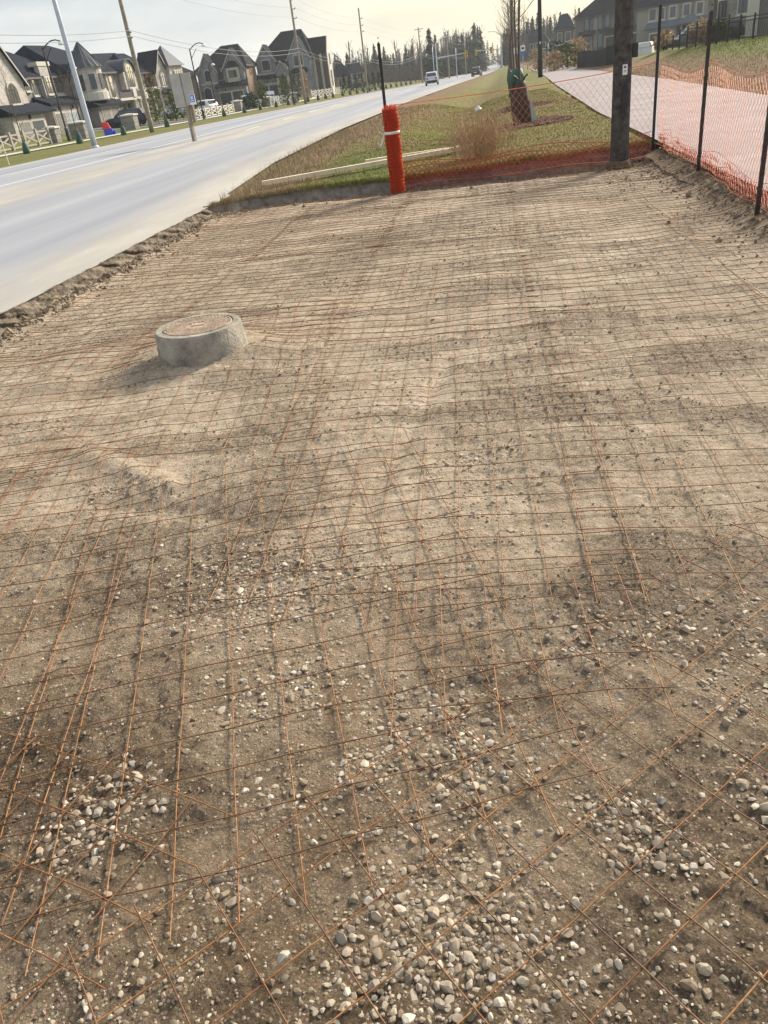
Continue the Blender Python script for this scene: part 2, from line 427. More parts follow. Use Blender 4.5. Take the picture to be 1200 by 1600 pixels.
def blade_material():
    n = NT('grass_blade'); t = n.attr('tint')
    c = n.ramp(t, (0., (.11, .15, .032)), (.35, (.205, .22, .052)), (.6, (.31, .275, .09)), (.8, (.29, .215, .12)), (1., (.38, .295, .185)))
    return n.out(c, .8, None, .25)
M['blade'] = blade_material()
# ------------------------------------------------------------------ terrain
_zp = np.array([(-10,.17),(30,.15),(60,.06),(96,-.10),(150,-.42),(220,-.75),(300,-.95),(400,-.8),(600,0),(900,5),(1500,14)])
def zr(y): return np.interp(y, _zp[:,0], _zp[:,1])
_xr = np.array([(-8,-4.3),(12,-4.36),(19,-5.0),(30,-5.2),(50,-4.9),(83,-3.8),(110,-3.1),(154,-1.8),(226,.7),(308,4.3),(500,12.),(1500,40)])
_xl = np.array([(-8,-20.5),(35,-20.6),(50,-21.),(62,-21.4),(78,-21.2),(98,-20.2),(127,-18.8),(146,-17.2),(166,-15.4),(227,-12.),(320,-7.),(500,0.),(1500,28)])
def xr(y): return np.interp(y, _xr[:,0], _xr[:,1])
def xl(y): return np.interp(y, _xl[:,0], _xl[:,1])
_pl = np.array([(-8,2.62),(12,2.68),(22,2.75),(45,3.5),(67,4.4),(90,5.1),(130,6)])
_pr = np.array([(-8,6.0),(12,6.2),(21,6.4),(35,7.1),(60,7.6),(78,7.9),(89,8.3),(130,9.5)])
def pl(y): return np.interp(y, _pl[:,0], _pl[:,1])
def pr_(y): return np.interp(y, _pr[:,0], _pr[:,1])

def ground(x, y):
    x = np.asarray(x, float); y = np.asarray(y, float)
    R_, L_ = xr(y), xl(y)
    z = np.where(x > R_, .165, zr(y)) + np.where(x > R_, (zr(y)-.165)*S(4, 0, x-R_), 0)
    ditch = S(15, 27, y)*(1-S(110, 160, y))*.42*np.exp(-((x-(R_+4.1))/1.25)**2)
    z = z - ditch
    right = (.165 - zr(y))*(x > R_)*0
    z = z + .93*S(6.9, 12.2, x)*S(4, 26, y)*(1-.38*S(54, 70, y))
    z = z + np.where(x > R_, 0, 1)*S(7, 27, L_-x)*(.42-zr(y))*(1-S(240, 330, y))
    z = z + S(60, 420, np.abs(x))*.6*S(80, 240, y)
    return z
def gnd(x, y): return float(ground(x, y)) + .0

def grid_faces(ny, nx, keep=None):
    i = np.arange((ny-1)*(nx-1)); r = i // (nx-1); c = i % (nx-1)
    a = r*nx + c
    F = np.stack([a, a+1, a+nx+1, a+nx], 1)
    return F if keep is None else F[keep.ravel()]

def arange_parts(*parts):
    out = []
    for a, b, s_ in parts: out.append(np.arange(a, b, s_))
    out.append(np.array([parts[-1][1]])); return np.concatenate(out)

PX0, PX1, PY1 = -4.34, 2.56, 13.15        # the excavated strip
def edge_wob(t, seed, amp): return amp*2*(fbm(t*1.1+seed, t*0+seed, 4, .6)-.5)
_fe = np.array([(-4.6,11.9),(-4.3,12.15),(-3.9,12.7),(-3.5,12.92),(-2,12.95),(-1.4,12.85),(0,13.1),(1.2,13.4),(1.9,13.58),(2.6,13.65)])
def far_edge(x): return np.interp(x, _fe[:,0], _fe[:,1]) + edge_wob(np.asarray(x, float)*1.6, 3.1, .13)
def right_edge(y): return PX1 + edge_wob(y, 8.7, .12)
def left_edge(y): return PX0 + edge_wob(np.asarray(y, float)*1.7, 5.3, .05) + .02*(fbm(np.asarray(y, float)*9, np.asarray(y, float)*0+2, 3)-.5)

gx = arange_parts((-640,-120,40), (-120,-60,6), (-60,-24,2), (-24,PX0,.9833), (PX0,PX1,.115), (PX1,8,.12), (8,22,.5), (22,60,3), (60,640,40))
gy = arange_parts((-8,PY1,.3525), (PY1,20,.15), (20,45,.4), (45,120,1.5), (120,300,6), (300,700,20))
gx[np.argmin(abs(gx-PX0))] = PX0; gx[np.argmin(abs(gx-PX1))] = PX1; gy[np.argmin(abs(gy-PY1))] = PY1
GX, GY = np.meshgrid(gx, gy)
inx = (gx[:-1] > PX0-1e-6) & (gx[1:] < PX1+1e-6); iny = gy[1:] < PY1+1e-6
keep = ~(iny[:,None] & inx[None,:])
wx, wy = GX.copy(), GY.copy()
near = np.exp(-((GY-PY1)/1.7)**2)*((GX > PX0-.6) & (GX < PX1+.6))
wy += near*(far_edge(GX)-PY1)
wx += np.exp(-((GX-PX1)/.4)**2)*(GY < PY1+.2)*(right_edge(GY)-PX1)
wx += np.exp(-((GX-PX0)/.4)**2)*(GY < PY1+.2)*(left_edge(GY)-PX0)
WZ = ground(wx, wy)
bumpy = (fbm(wx*1.7, wy*1.7, 4)-.5)*.07*S(-4.9, -4.4, wx)*(1-S(60, 90, wy))
inroad = (wx < xr(wy)+.15) & (wx > xl(wy)-.1); inpath = (wx > pl(wy)-.05) & (wx < pr_(wy)+.05) & (wy < 118)
WZ = WZ + np.where(inroad | inpath, -.07, bumpy)
# dead, brown grass: road shoulder and ditch, bank of the hill, patches
sh = 1-S(.9+.8*(fbm(wx*.6, wy*.6)-.5), 2.2+1.6*S(18, 28, wy), wx-xr(wy)); sh = np.where(wx < xr(wy), 0, sh)
dead = np.clip(sh*1.0 + .75*S(.50, .68, fbm(wx*.5, wy*.5, 4)), 0, 1)
dead = np.where((wx > 6) & (wx < 60), np.clip(.95*(1-S(9.0, 10.6, wx+.8*(fbm(wx*.4,wy*.4)-.5))) + .25*S(.5,.7,fbm(wx*.6,wy*.6)), 0, 1), dead)
dead = np.where(wx < xl(wy), np.where(wx > -29.5, .15+.6*S(.42,.65,fbm(wx*.3,wy*.12))*S(-27,-22,wx), .0), dead)
dead = np.where((wx > -1.2) & (wx < 2.9) & (wy > 13) & (wy < 60), dead*.6+.22, dead)
tm = npmesh('verge_ground', np.stack([wx, wy, WZ], -1).reshape(-1,3), grid_faces(len(gy), len(gx), keep), M['grass'], True, {'dead': dead.ravel()})
verge = tag(link('ground', tm), kind='structure')

# ---- the excavated dirt strip
MHX, MHY, MHR = -2.06, 4.98, .29
def hp(x, y, fine=True):
    x = np.asarray(x, float); y = np.asarray(y, float)
    z = .05*(fbm(x*.7+3, y*.7, 3)-.5) + .028*(fbm(x*3.1, y*3.1+7, 4)-.5)
    z = z + .016*(fbm(x*2.2, y*9+4, 3)-.5)*S(2.5, 5, y)
    if fine:
        z = z + .017*(fbm(x*13, y*13, 4, .6)-.5) + .007*(fbm(x*55, y*55, 3, .65)-.5)
        rough = S(.50, .62, fbm(x*1.6+9, y*1.6, 4))
        z = z + rough*.016*(vn(x*38, y*38)-.35)
    for (ax, ay, bx, by, w, h) in RIDGES:
        dx, dy = bx-ax, by-ay; L2 = dx*dx+dy*dy
        t = ((x-ax)*dx+(y-ay)*dy)/L2
        d = np.abs((x-ax)*dy-(y-ay)*dx)/math.sqrt(L2)
        z = z + h*np.exp(-(d/w)**2)*((t > 0) & (t < 1))
    z = z + .05*S(.75, .33, np.hypot(x-MHX, y-MHY))
    z = z + .13*S(2.12, 2.62, x + .12*(fbm(y*2, x*2)-.5)) - .07*S(12.3, 13.1, y) + .06*S(-3.9, -4.45, x)
    return z
RIDGES = [(-1.65,1.75,-1.05,2.75,.012,.009),(-1.5,1.72,-.95,2.6,.012,.008),(-1.9,2.9,-1.2,2.75,.06,-.02),(-2.3,3.5,-1.55,3.0,.07,.03),
          (-.6,2.6,-.3,4.6,.05,-.015),(1.2,3.2,.4,4.6,.012,.008),(-3.3,4.5,-1.2,5.0,.08,.03),(1.9,2.2,.9,3.4,.012,.008)]
py_ = [.15]
while py_[-1] < 13.6: py_.append(py_[-1] + max(.0085, .0085*py_[-1]))
py_ = np.array([-4, -2.5, -1.5, -.8, -.3] + py_)
px_ = np.concatenate([np.arange(-4.7, -2.0, .02), np.arange(-2.0, 1.3, .0095), np.arange(1.3, 2.96, .014)])
QX, QY = np.meshgrid(px_, py_)
QZ = hp(QX, QY)
damp = 1.0*S(2.7, 1.1, QY) + 1.0*(fbm(QX*.9, QY*.9+3, 4)-.5) + .9*(fbm(QX*1.1, QY*4.5, 4)-.5)*S(3, 6, QY) + .16
damp += .5*S(1.7, 2.4, QX) + .25*S(11.5, 13, QY) - .25*S(2.2, 3.5, QY)*S(8.5, 5, QY) + .35*S(-2.6, -4.2, QX)*.5
damp += .9*(fbm(QX*6, QY*6, 3)-.5)*.6
damp -= .28*S(2.6, 3.6, QY)
damp += 1.7*(fbm(QX*.7+.12*QY, QY*6.5+11-.5*QX, 4)-.5)*S(3.5, 6, QY)
crumb = S(.50, .60, fbm(QX*1.6+9, QY*1.6, 4)+.10*(fbm(QX*9, QY*9, 2)-.5))*.45 + .7*S(.555, .63, fbm(QX*1.1+31-.3*QY, QY*3.3+.3*QX, 5))
crumb = np.clip(crumb + .55*S(2.0, 1.2, QY)*(fbm(QX*4, QY*4)+.1) + .8*S(2.1, 2.5, QX) + .6*S(12.4, 13, QY), 0, 1)
damp = np.clip(damp, 0, 1)
pit = tag(link('pit_ground', npmesh('pit_ground', np.stack([QX,QY,QZ],-1).reshape(-1,3), grid_faces(len(py_), len(px_)), M['dirt'], True, {'damp': damp.ravel(), 'crumb': crumb.ravel(), 'streak': (S(2.2, 4.5, QY)*np.clip(.35+1.5*(fbm(QX*.8+5, QY*.8+2, 3)-.25), 0, 1)).ravel()})), kind='structure')

# ---- banks between turf / road and the pit
def bank(name, pts_top, inward, material, depth_out=.05, foot=.14, rows=9, rough=.05, zb=-.05, amp=1.0, seed=0.):
    P = np.array(pts_top); n = len(P); V = []
    tt = np.linspace(0, 1, rows)
    for k, t in enumerate(tt):
        off = -depth_out + (foot+depth_out)*t**1.6
        x = P[:,0] + inward[0]*off; y = P[:,1] + inward[1]*off
        z = P[:,2]*(1-t) + zb*t
        nz = (fbm(x*6+seed, y*6+z*22, 4, .6)-.5)*2*rough*amp*math.sin(math.pi*min(1, t*.9+.1))
        V.append(np.stack([x + inward[0]*nz, y + inward[1]*nz, z + (fbm(x*9, y*9+seed)-.5)*.02], -1))
    V = np.concatenate(V)
    dm = np.repeat(np.linspace(1.0, .75, rows), n) + .5*(fbm(V[:,0]*4, V[:,1]*4+V[:,2]*20)-.5)
    return tag(link(name, npmesh(name, V, grid_faces(rows, n), material, True, {'damp': np.clip(dm, 0, 1), 'crumb': np.full(len(V), .6)})), kind='structure')
bx_ = np.arange(PX0-.1, PX1+.12, .025); bz_ = ground(bx_, far_edge(bx_)) + .0
M['bank'] = mat('bank_soil', (.235, .205, .17), .95, spec=.15, var=.4, scale=9, bump=.9, bscale=40, coord='Object')
bank('dirt_bank', np.stack([bx_, far_edge(bx_), bz_+.012], -1), (0, -1), M['bank'], seed=2., zb=-.10, rough=.06, foot=.10, depth_out=.03)
by_ = np.arange(-4.0, PY1+.1, .03)
bank('dirt_bank', np.stack([right_edge(by_), by_, ground(right_edge(by_)+.1, by_)+.004], -1), (-1, 0), M['dirt'], foot=.22, rough=.07, zb=.06, seed=7.)

# ---- road
def ribbon(name, fl, fr, ys, ncol, zoff, material, attr=None, zfun=None):
    t = np.linspace(0, 1, ncol)
    X = fl(ys)[:,None]*(1-t) + fr(ys)[:,None]*t; Y = np.repeat(ys[:,None], ncol, 1)
    Z = (zfun or ground)(X, Y) + zoff
    at = {k: f(X, Y).ravel() for k, f in (attr or {}).items()}
    return link(name, npmesh(name, np.stack([X,Y,Z],-1).reshape(-1,3), grid_faces(len(ys), ncol), material, True, at))
ry = arange_parts((-8,14,.06), (14,40,.5), (40,120,2), (120,300,6), (300,690,15))
def road_right(y): return np.where(y < PY1+.3, left_edge(y), xr(y))
def dust(X, Y):
    e = 1-S(.1, 1.9+1.6*(fbm(X*.7, Y*.2)-.5), xr(Y)-X)
    md = S(-13.6, -12.8, X)*(1-S(-10.6, -9.5, X))*(1-S(70, 130, Y))
    el = 1-S(0, 1.2, X-xl(Y))
    return np.clip(e + 1.0*md*(.65+.7*(fbm(X*1.2, Y*.25)-.3)) + .6*el + .10, 0, 1)
road = tag(ribbon('road', xl, road_right, ry, 60, .0, M['road'], {'dust': dust}, lambda x, y: zr(y)+.012*(fbm(np.asarray(x)*.5,np.asarray(y)*.1)-.5)*0), kind='structure')
def paint(name, x0, w, y0, y1, step=4.):
    ys = np.linspace(y0, y1, max(2, int((y1-y0)/step)+1))
    f = (lambda d: (lambda y: (x0(y) if callable(x0) else np.full_like(y, x0)) + d))
    o = tag(ribbon(name, f(-w/2), f(w/2), ys, 2, .0045, M['paint'], None, lambda x, y: zr(y)), kind='structure'); return o
paint('lane_marking', lambda y: xl(y)+6.6, .13, 15, 110)
paint('lane_marking', lambda y: xl(y)+.75, .11, 15, 130)
paint('lane_marking', lambda y: xl(y)+3.6, .10, 15, 120)
for k in range(12): paint('lane_marking', lambda y: xl(y)+9.0, .13, 40+9*k, 43+9*k, 3)
# broken asphalt face along the sawn road edge
ey = np.arange(-4.0, PY1+.05, .02)
M['asphalt_cut'] = mat('broken_asphalt', (.17, .14, .105), .95, spec=.2, var=.75, scale=11, bump=1.0, bscale=50)  # soil tone; strong noise contrast puts crevice shade into the colour
bank('road_edge', np.stack([left_edge(ey)+.0, ey, zr(ey)+.002], -1), (1, 0), M['asphalt_cut'], depth_out=.01, foot=.12, rows=12, rough=.085, zb=-.02, seed=4.)
# soil ledge at the foot of the cut
V_, F_ = [], []
# ---- path, sidewalk, driveways
tag(ribbon('path', pl, pr_, arange_parts((-8,40,.5), (40,118,2)), 14, -.012, M['path'], None, lambda x, y: ground(x, y)+.02), kind='structure')
sw = lambda d: (lambda y: -29.6 + .0*y + d)
tag(ribbon('sidewalk', sw(-.85), sw(.85), arange_parts((10,150,3)), 3, .05, M['kerb']), kind='structure')
M['drive'] = mat('driveway_asphalt', (.16, .16, .165), .9, var=.2, scale=1)

# ------------------------------------------------------------------ loose stones and gravel
PATCH = [(-1.08,1.2,.10,.11,1.5,170),(-1.12,1.1,.07,.05,1.2,50),(-.68,1.0,.08,.04,1.3,40),(-.16,.95,.17,.2,1.15,620),(-.26,.8,.12,.1,1.1,260),(-.02,.84,.1,.1,1.1,120),(-.15,1.52,.11,.12,1.2,170),(-.35,1.38,.1,.05,1.1,110),
 (-.13,1.36,.06,.12,1.3,110),(.23,1.23,.08,.05,1.2,130),(.33,1.12,.1,.035,1.2,110),(-.78,1.65,.16,.14,1.,190),(-.82,2.26,.3,.17,1.,1150),(-.95,2.05,.2,.13,1.,480),(.2,1.87,.1,.1,1.1,110),(.48,1.92,.11,.1,1.3,90),(.71,1.88,.07,.18,1.2,110),
 (-.1,2.73,.14,.3,1.,240),(-.14,3.14,.12,.07,1.,80),(-3.6,5.8,.55,.9,1.,900),(-3.8,7.6,.4,1.3,1.,900),(-3.9,10,.25,1.2,1.,350),(-.59,1.7,.12,.1,1.,110),(-.3,1.59,.1,.09,1.1,110),(.56,1.28,.06,.1,1.2,60),(-.67,1.79,.1,.08,1.,70),(.61,1.64,.08,.1,1.2,70),
 (-.59,1.27,.09,.08,1.1,80),(-2.75,3.88,.2,.1,1.,90),(-1.89,3.07,.16,.1,1.,100),(-.64,3.83,.2,.25,.9,120),(-.57,4.66,.22,.35,.9,120),(-.75,.86,.2,.1,.9,70),(.3,.85,.15,.12,1.,110),(.1,1.45,.12,.1,1.,60),(-1.6,2.0,.2,.2,.9,60),(-.2,.62,.3,.12,1.,160),(-.9,.72,.2,.1,.9,60),(.62,1.0,.1,.12,1.1,60)]
sx, sy, ss = [], [], []
for (cx, cy, rx, ry_, s_, n) in PATCH:
    sx.append(RNG.normal(cx, rx*.78, int(n*1.8))); sy.append(RNG.normal(cy, ry_*.78, int(n*1.8))); ss.append(s_*np.exp(RNG.normal(np.log(.0060), .46, int(n*1.8))))
n = 2600
yy = .55 + 2.9*RNG.random(n)**1.3; sx.append((RNG.random(n)-.52)*(1.6+1.9*yy)); sy.append(yy); ss.append(np.exp(RNG.normal(np.log(.0046), .42, n)))
n = 18000
yy = .5 + 7*RNG.random(n)**1.4; sx.append((RNG.random(n)-.55)*(2.2+1.1*yy)); sy.append(yy); ss.append(np.exp(RNG.normal(np.log(.0031), .38, n))*(1+.07*yy))
n = 9000
yy = 3 + 10*RNG.random(n); xx = RNG.uniform(-4.2, 2.4, n); k_ = fbm(xx*.9+5, yy*.9, 4) > .52; sx.append(xx[k_]); sy.append(yy[k_]); ss.append(np.exp(RNG.normal(np.log(.0056), .4, k_.sum())))
sx, sy, ss = map(np.concatenate, (sx, sy, ss)); ss = np.clip(ss, .002, .0185)
ok = (sy > .4) & (sx > -4.3) & (sx < 2.6) & (np.hypot(sx-MHX, sy-MHY) > .36) & (sy < 13)
sx, sy, ss = sx[ok], sy[ok], ss[ok]
# thin out overlaps of big stones with a grid hash
order = np.argsort(-ss); cell = {}; keep_i = []
for i in order:
    x, y, s_ = sx[i], sy[i], ss[i]
    if s_ < .0035: keep_i.append(i); continue
    c0 = (int(x/.03), int(y/.03)); hit = False
    for a in (-1, 0, 1):
        for b in (-1, 0, 1):
            for (u, v, w) in cell.get((c0[0]+a, c0[1]+b), ()):
                if (u-x)**2+(v-y)**2 < ((s_+w)*.60)**2: hit = True; break
            if hit: break
        if hit: break
    if not hit:
        cell.setdefault(c0, []).append((x, y, s_)); keep_i.append(i)
keep_i = np.array(keep_i); sx, sy, ss = sx[keep_i], sy[keep_i], ss[keep_i]
flat = np.clip(RNG.normal(.60, .12, len(ss)), .36, .9)
sz = hp(sx, sy) + ss*flat*RNG.uniform(-.35, .35, len(ss))
tint = np.where((RNG.random(len(ss)) < .30), RNG.uniform(.62, .95, len(ss)), RNG.random(len(ss)))

def stone_shape(npts, seed):
    """angular river-gravel pebble: convex hull of jittered points on a squashed ball"""
    r = np.random.default_rng(seed); i = np.arange(npts)+.5
    ph = np.arccos(1-2*i/npts); th = math.pi*(1+5**.5)*i
    P = np.stack([np.cos(th)*np.sin(ph), np.sin(th)*np.sin(ph), np.cos(ph)], -1)
    P = P + r.normal(0, .16, P.shape); P /= np.linalg.norm(P, axis=1)[:,None]
    for k in range(5):
        d = r.normal(size=3); d /= np.linalg.norm(d); p = P@d; h = r.uniform(.42, .8); P = P - np.outer(np.clip(p-h, 0, None)*.92, d)
    P = P*(1+.05*r.normal(size=(npts, 1)))*np.array([1, r.uniform(.6, .95), r.uniform(.8, 1.1)])
    bm = bmesh.new(); vs = [bm.verts.new(p) for p in P]; res = bmesh.ops.convex_hull(bm, input=vs)
    bmesh.ops.delete(bm, geom=[v for v in bm.verts if not v.link_faces], context='VERTS')
    bmesh.ops.triangulate(bm, faces=bm.faces); bm.verts.index_update()
    V = np.array([v.co[:] for v in bm.verts]); F = np.array([[v.index for v in f.verts] for f in bm.faces]); bm.free()
    return V, F
SH2 = [stone_shape(26, 80+k) for k in range(14)]
cdir = np.array(AZ)*-1; dep = (np.stack([sx, sy, sz-CAM_H], -1)@cdir)
pu = 384 + (np.stack([sx, sy, sz-CAM_H], -1)@np.array(AX))/dep*752; pv = 512 - (np.stack([sx, sy, sz-CAM_H], -1)@np.array(AY))/dep*752
inview = (pu > 2) & (pu < 766) & (pv > 2) & (pv < 1022) & (dep > .2)
rank = np.where(inview, ss/dep, 0); top = np.argsort(-rank)[:300]
rest = np.setdiff1d(np.arange(len(ss)), top)
st_me = []
for V, F in SH2:
    st_me.append(npmesh('stone', V, F, M['stone'], True)); st_me[-1].set_sharp_from_angle(angle=R(27))
for i in top:
    o = link('stone', st_me[int(RNG.integers(14))], pit, (sx[i], sy[i], sz[i]), (RNG.normal(0, .25), RNG.normal(0, .25), RNG.uniform(0, 6.28)), (ss[i], ss[i], ss[i]*flat[i]))

def scatter(name, X, Y, Z, s, fl, shapes, material, tint_, tilt=.3):
    n = len(X); which = RNG.integers(len(shapes), size=n); VV, FF, TT = [], [], []; base = 0
    for k, (V, F) in enumerate(shapes):
        idx = np.where(which == k)[0]
        if not len(idx): continue
        a = RNG.uniform(0, 6.28, len(idx)); t1 = RNG.normal(0, tilt, len(idx))
        ca, sa, ct, st = np.cos(a), np.sin(a), np.cos(t1), np.sin(t1)
        P = V[None]*np.stack([s[idx], s[idx], s[idx]*fl[idx]], -1)[:, None, :]
        y1 = P[...,1]*ct[:,None] - P[...,2]*st[:,None]; z1 = P[...,1]*st[:,None] + P[...,2]*ct[:,None]
        x2 = P[...,0]*ca[:,None] - y1*sa[:,None]; y2 = P[...,0]*sa[:,None] + y1*ca[:,None]
        W = np.stack([x2+X[idx][:,None], y2+Y[idx][:,None], z1+Z[idx][:,None]], -1)
        nv = len(V)
        FF.append((F[None]+(np.arange(len(idx))*nv)[:,None,None]).reshape(-1, 3)+base); VV.append(W.reshape(-1, 3)); TT.append(np.repeat(tint_[idx], nv)); base += nv*len(idx)
    me = npmesh(name, np.concatenate(VV), np.concatenate(FF), material, True, {'tint': np.concatenate(TT)}); me.set_sharp_from_angle(angle=R(27))
    return link(name, me)
ICO = [stone_shape(18, 120+k) for k in range(8)]
def octa(seed):
    r = np.random.default_rng(seed); V = np.array([(1,0,0),(-1,0,0),(0,1,0),(0,-1,0),(0,0,1),(0,0,-1)], float)*(1+.2*r.normal(size=(6,1)))
    return V, np.array([(0,2,4),(2,1,4),(1,3,4),(3,0,4),(2,0,5),(1,2,5),(3,1,5),(0,3,5)])
OCT = [octa(k) for k in range(8)]
big = rest[rank[rest] > .0022]; small = rest[rank[rest] <= .0022]
tag(scatter('gravel', sx[big], sy[big], sz[big], ss[big], flat[big], ICO, M['gravel'], tint[big]), kind='stuff')
ne = 2600; ey0 = .5+3.2*RNG.random(ne)**1.2; ex0 = (RNG.random(ne)-.53)*(1.6+1.6*ey0); es = np.clip(np.exp(RNG.normal(np.log(.0085), .4, ne)), .004, .02)
kq = fbm(ex0*1.7+21, ey0*1.7, 3) > .46; ex0, ey0, es = ex0[kq], ey0[kq], es[kq]
tag(scatter('gravel', ex0, ey0, hp(ex0, ey0)-es*.22, es, np.full(len(es), .42), SH2, M['gravel'], RNG.choice([.02, .1, .2, .3, .4, .55, .82], len(es)), .15), kind='stuff')
tag(scatter('gravel', sx[small], sy[small], sz[small], ss[small], flat[small], OCT, M['gravel'], tint[small]), kind='stuff')
# crumbs and clods of soil
n = 30000
cx_ = RNG.uniform(-4.2, 2.5, n); cy_ = .5 + 12.4*RNG.random(n)**1.5; q = np.maximum(fbm(cx_*1.6+9, cy_*1.6, 4) + .10*(fbm(cx_*9, cy_*9, 2)-.5) - .03, fbm(cx_*1.1+31-.3*cy_, cy_*3.3+.3*cx_, 5)-.05)
kk = q > .50; cx_, cy_ = cx_[kk], cy_[kk]
cs_ = np.exp(RNG.normal(np.log(.0036), .45, len(cx_)))*(1+.02*cy_)
ex = RNG.uniform(-4.25, 2.5, 2600); ey_ = far_edge(ex)-RNG.exponential(.12, 2600)-.03
lx = left_edge(RNG.uniform(2, 13, 3000)); ly = RNG.uniform(2, 13, 3000); lx = left_edge(ly)+.07+RNG.exponential(.06, 3000)
rx_y = RNG.uniform(4, 13.2, 2600); rx_x = right_edge(rx_y)-RNG.exponential(.16, 2600)
cx_ = np.concatenate([cx_, ex, lx, rx_x]); cy_ = np.concatenate([cy_, ey_, ly, rx_y]); cs_ = np.concatenate([cs_, np.exp(RNG.normal(np.log(.011), .55, 2600+3000+2600))])
cs_ = np.clip(cs_, .002, .05)
k3 = np.hypot(cx_-MHX, cy_-MHY) > .33; cx_, cy_, cs_ = cx_[k3], cy_[k3], cs_[k3]
M['clod_t'] = None
def clod_material():
    nn = NT('soil_clod'); t = nn.attr('tint'); f = nn.noise(70, 5, .7)
    c = nn.ramp(t, (0., (.15, .113, .076)), (.6, (.26, .20, .14)), (1., (.42, .345, .255)))
    c = nn.mix(nn.ramp(f, (.35, .5), (.6, 0.)), c, (.10, .075, .05)); return nn.out(c, .95, nn.bump(f, .5, .006), .15)
M['clod_t'] = clod_material()
tag(scatter('dirt', cx_, cy_, hp(cx_, cy_)+cs_*.2, cs_, np.full(len(cs_), .8), OCT+ICO[:2], M['clod_t'], RNG.random(len(cs_)), .6), kind='stuff')

# ------------------------------------------------------------------ welded wire mesh sheets
SPC = .1525; WR = .00185
UNITW = {}
def tube_np(P, r, sides=5):
    P = np.asarray(P, float); T = np.gradient(P, axis=0); T /= np.linalg.norm(T, axis=1)[:,None]
    A = np.cross(T, np.array([0,0,1.])); A /= np.linalg.norm(A, axis=1)[:,None]; B = np.cross(T, A)
    th = 2*np.pi*np.arange(sides)/sides
    V = P[:,None,:] + r*(np.cos(th)[None,:,None]*A[:,None,:] + np.sin(th)[None,:,None]*B[:,None,:])
    n = len(P); i = np.arange(n-1)[:,None]*sides; j = np.arange(sides)[None,:]; j2 = (j+1) % sides
    F = np.stack([i+j, i+j2, i+sides+j2, i+sides+j], -1).reshape(-1, 4)
    return V.reshape(-1, 3), F
SHEET_N = 0
def sheet(ox, oy, ang, L, W, label, phase=.08, lift=.012, curl0=0., curl1=0., side=1, wob=.02, seed=None, over=.05):
    """corner (ox, oy), long axis at ang degrees, width to the left of it (side=1) or right (-1)"""
    global SHEET_N; SHEET_N += 1; sd_ = SHEET_N*7.7
    d = np.array([math.cos(R(ang)), math.sin(R(ang))]); p = side*np.array([-d[1], d[0]])
    t = thing('wire_mesh_sheet', label, 'wire mesh', (ox, oy, 0), 0, 'wire mesh sheets lying on the dirt')
    def path(u, v, dz):
        # slight in-plane drift so that no wire is ruler straight
        uu = u + .012*(fbm(v*1.3+sd_, u*0.9)-.5)*2; vv = v + wob*.6*(fbm(u*.8+sd_, v*.5)-.5)*2
        x = ox + d[0]*uu + p[0]*vv; y = oy + d[1]*uu + p[1]*vv
        z = hp(x, y, False) + .6*lift + .007 + .012*S(.50, .76, fbm(u*1.6+sd_, v*1.6, 2)) + curl0*np.exp(-(u/.28)**2) + curl1*np.exp(-((L-u)/.28)**2) + dz
        return np.stack([x-ox, y-oy, z], -1)
    def add(P, cross=False):
        xy = P[:,:2]+np.array([ox, oy])
        okm = (np.hypot(xy[:,0]-MHX, xy[:,1]-MHY) > .40) & (xy[:,0] > left_edge(xy[:,1])+.2) & (xy[:,0] < 2.5) & (xy[:,1] < far_edge(xy[:,0])-.16) & (xy[:,1] > -.6)
        i = 0
        while i < len(P):
            if not okm[i]: i += 1; continue
            j = i
            while j+1 < len(P) and okm[j+1]: j += 1
            if j-i >= 3:
                V, F = tube_np(P[i:j+1], WR if oy < 4.5 else .0024); link('wire', npmesh('wire', V, F, M['rust_shaded' if cross else 'rust'], True), t)
            i = j+1
    k = 0
    st = .045 if oy < 4 else .07
    nw = int(round(W/SPC))
    for k in range(nw+1):
        u = np.arange(-over, L+over, st); add(path(u, np.full_like(u, k*SPC), 0.))
    u0 = phase
    while u0 <= L+1e-6:
        v = np.arange(-over*.6, W+over*.6, st); add(path(np.full_like(v, u0), v, WR*1.8), True); u0 += SPC
    return t
G_ = 'wire mesh'
sheet(-1.635, .188, 42.5, 3.9, 1.525, 'rusty wire mesh sheet turned diagonally in the right front corner', .0, .02, side=-1, wob=.006, over=.07)
sheet(-.76, 1.21, 161.2, 2.6, 1.525, 'rusty wire mesh sheet tilted down to the right in the left front corner', .08, .016, side=1, wob=.01)
sheet(.225, 1.28, 108.0, 2.3, 1.525, 'rusty wire mesh sheet leaning left in the middle front, ending over the diagonal one', .06, .012, side=1, wob=.012, over=.08)
sheet(.42, 1.56, 94.3, .68, .76, 'small wire mesh piece of few squares beside the long diagonal wire', .06, .03, side=1, wob=.006, over=.05)
sheet(-1.86, 3.72, 283.6, 2.9, 1.525, 'wire mesh sheet near the left picture edge ending below the concrete manhole collar', .07, .012, side=-1, wob=.015)
sheet(.44, 2.1, 92.0, 3.05, 1.525, 'wire mesh sheet in the middle of the pit with its free ends over the gravel', .06, .012, side=1, wob=.02, over=.07)
sheet(1.81, 2.1, 90.0, 3.05, 1.525, 'wire mesh sheet on the right doubling the middle one along its edge', .07, .016, side=1, wob=.02, over=.07)
sheet(2.5, 2.35, 90.5, 3.0, .76, 'narrow wire mesh strip along the right picture edge below the last fence post', .07, .016, side=1)
sheet(-.95, 3.35, 97.5, 3.05, 1.525, 'wire mesh sheet to the right of the concrete manhole collar', .05, .012, side=1, curl0=.03)
sheet(-2.25, 2.7, 99.5, 3.05, 1.525, 'wire mesh sheet in front of and left of the concrete manhole collar', .09, .012, side=1)
rows_ = [(5.02, 3.05), (7.9, 3.05), (10.75, 2.25)]
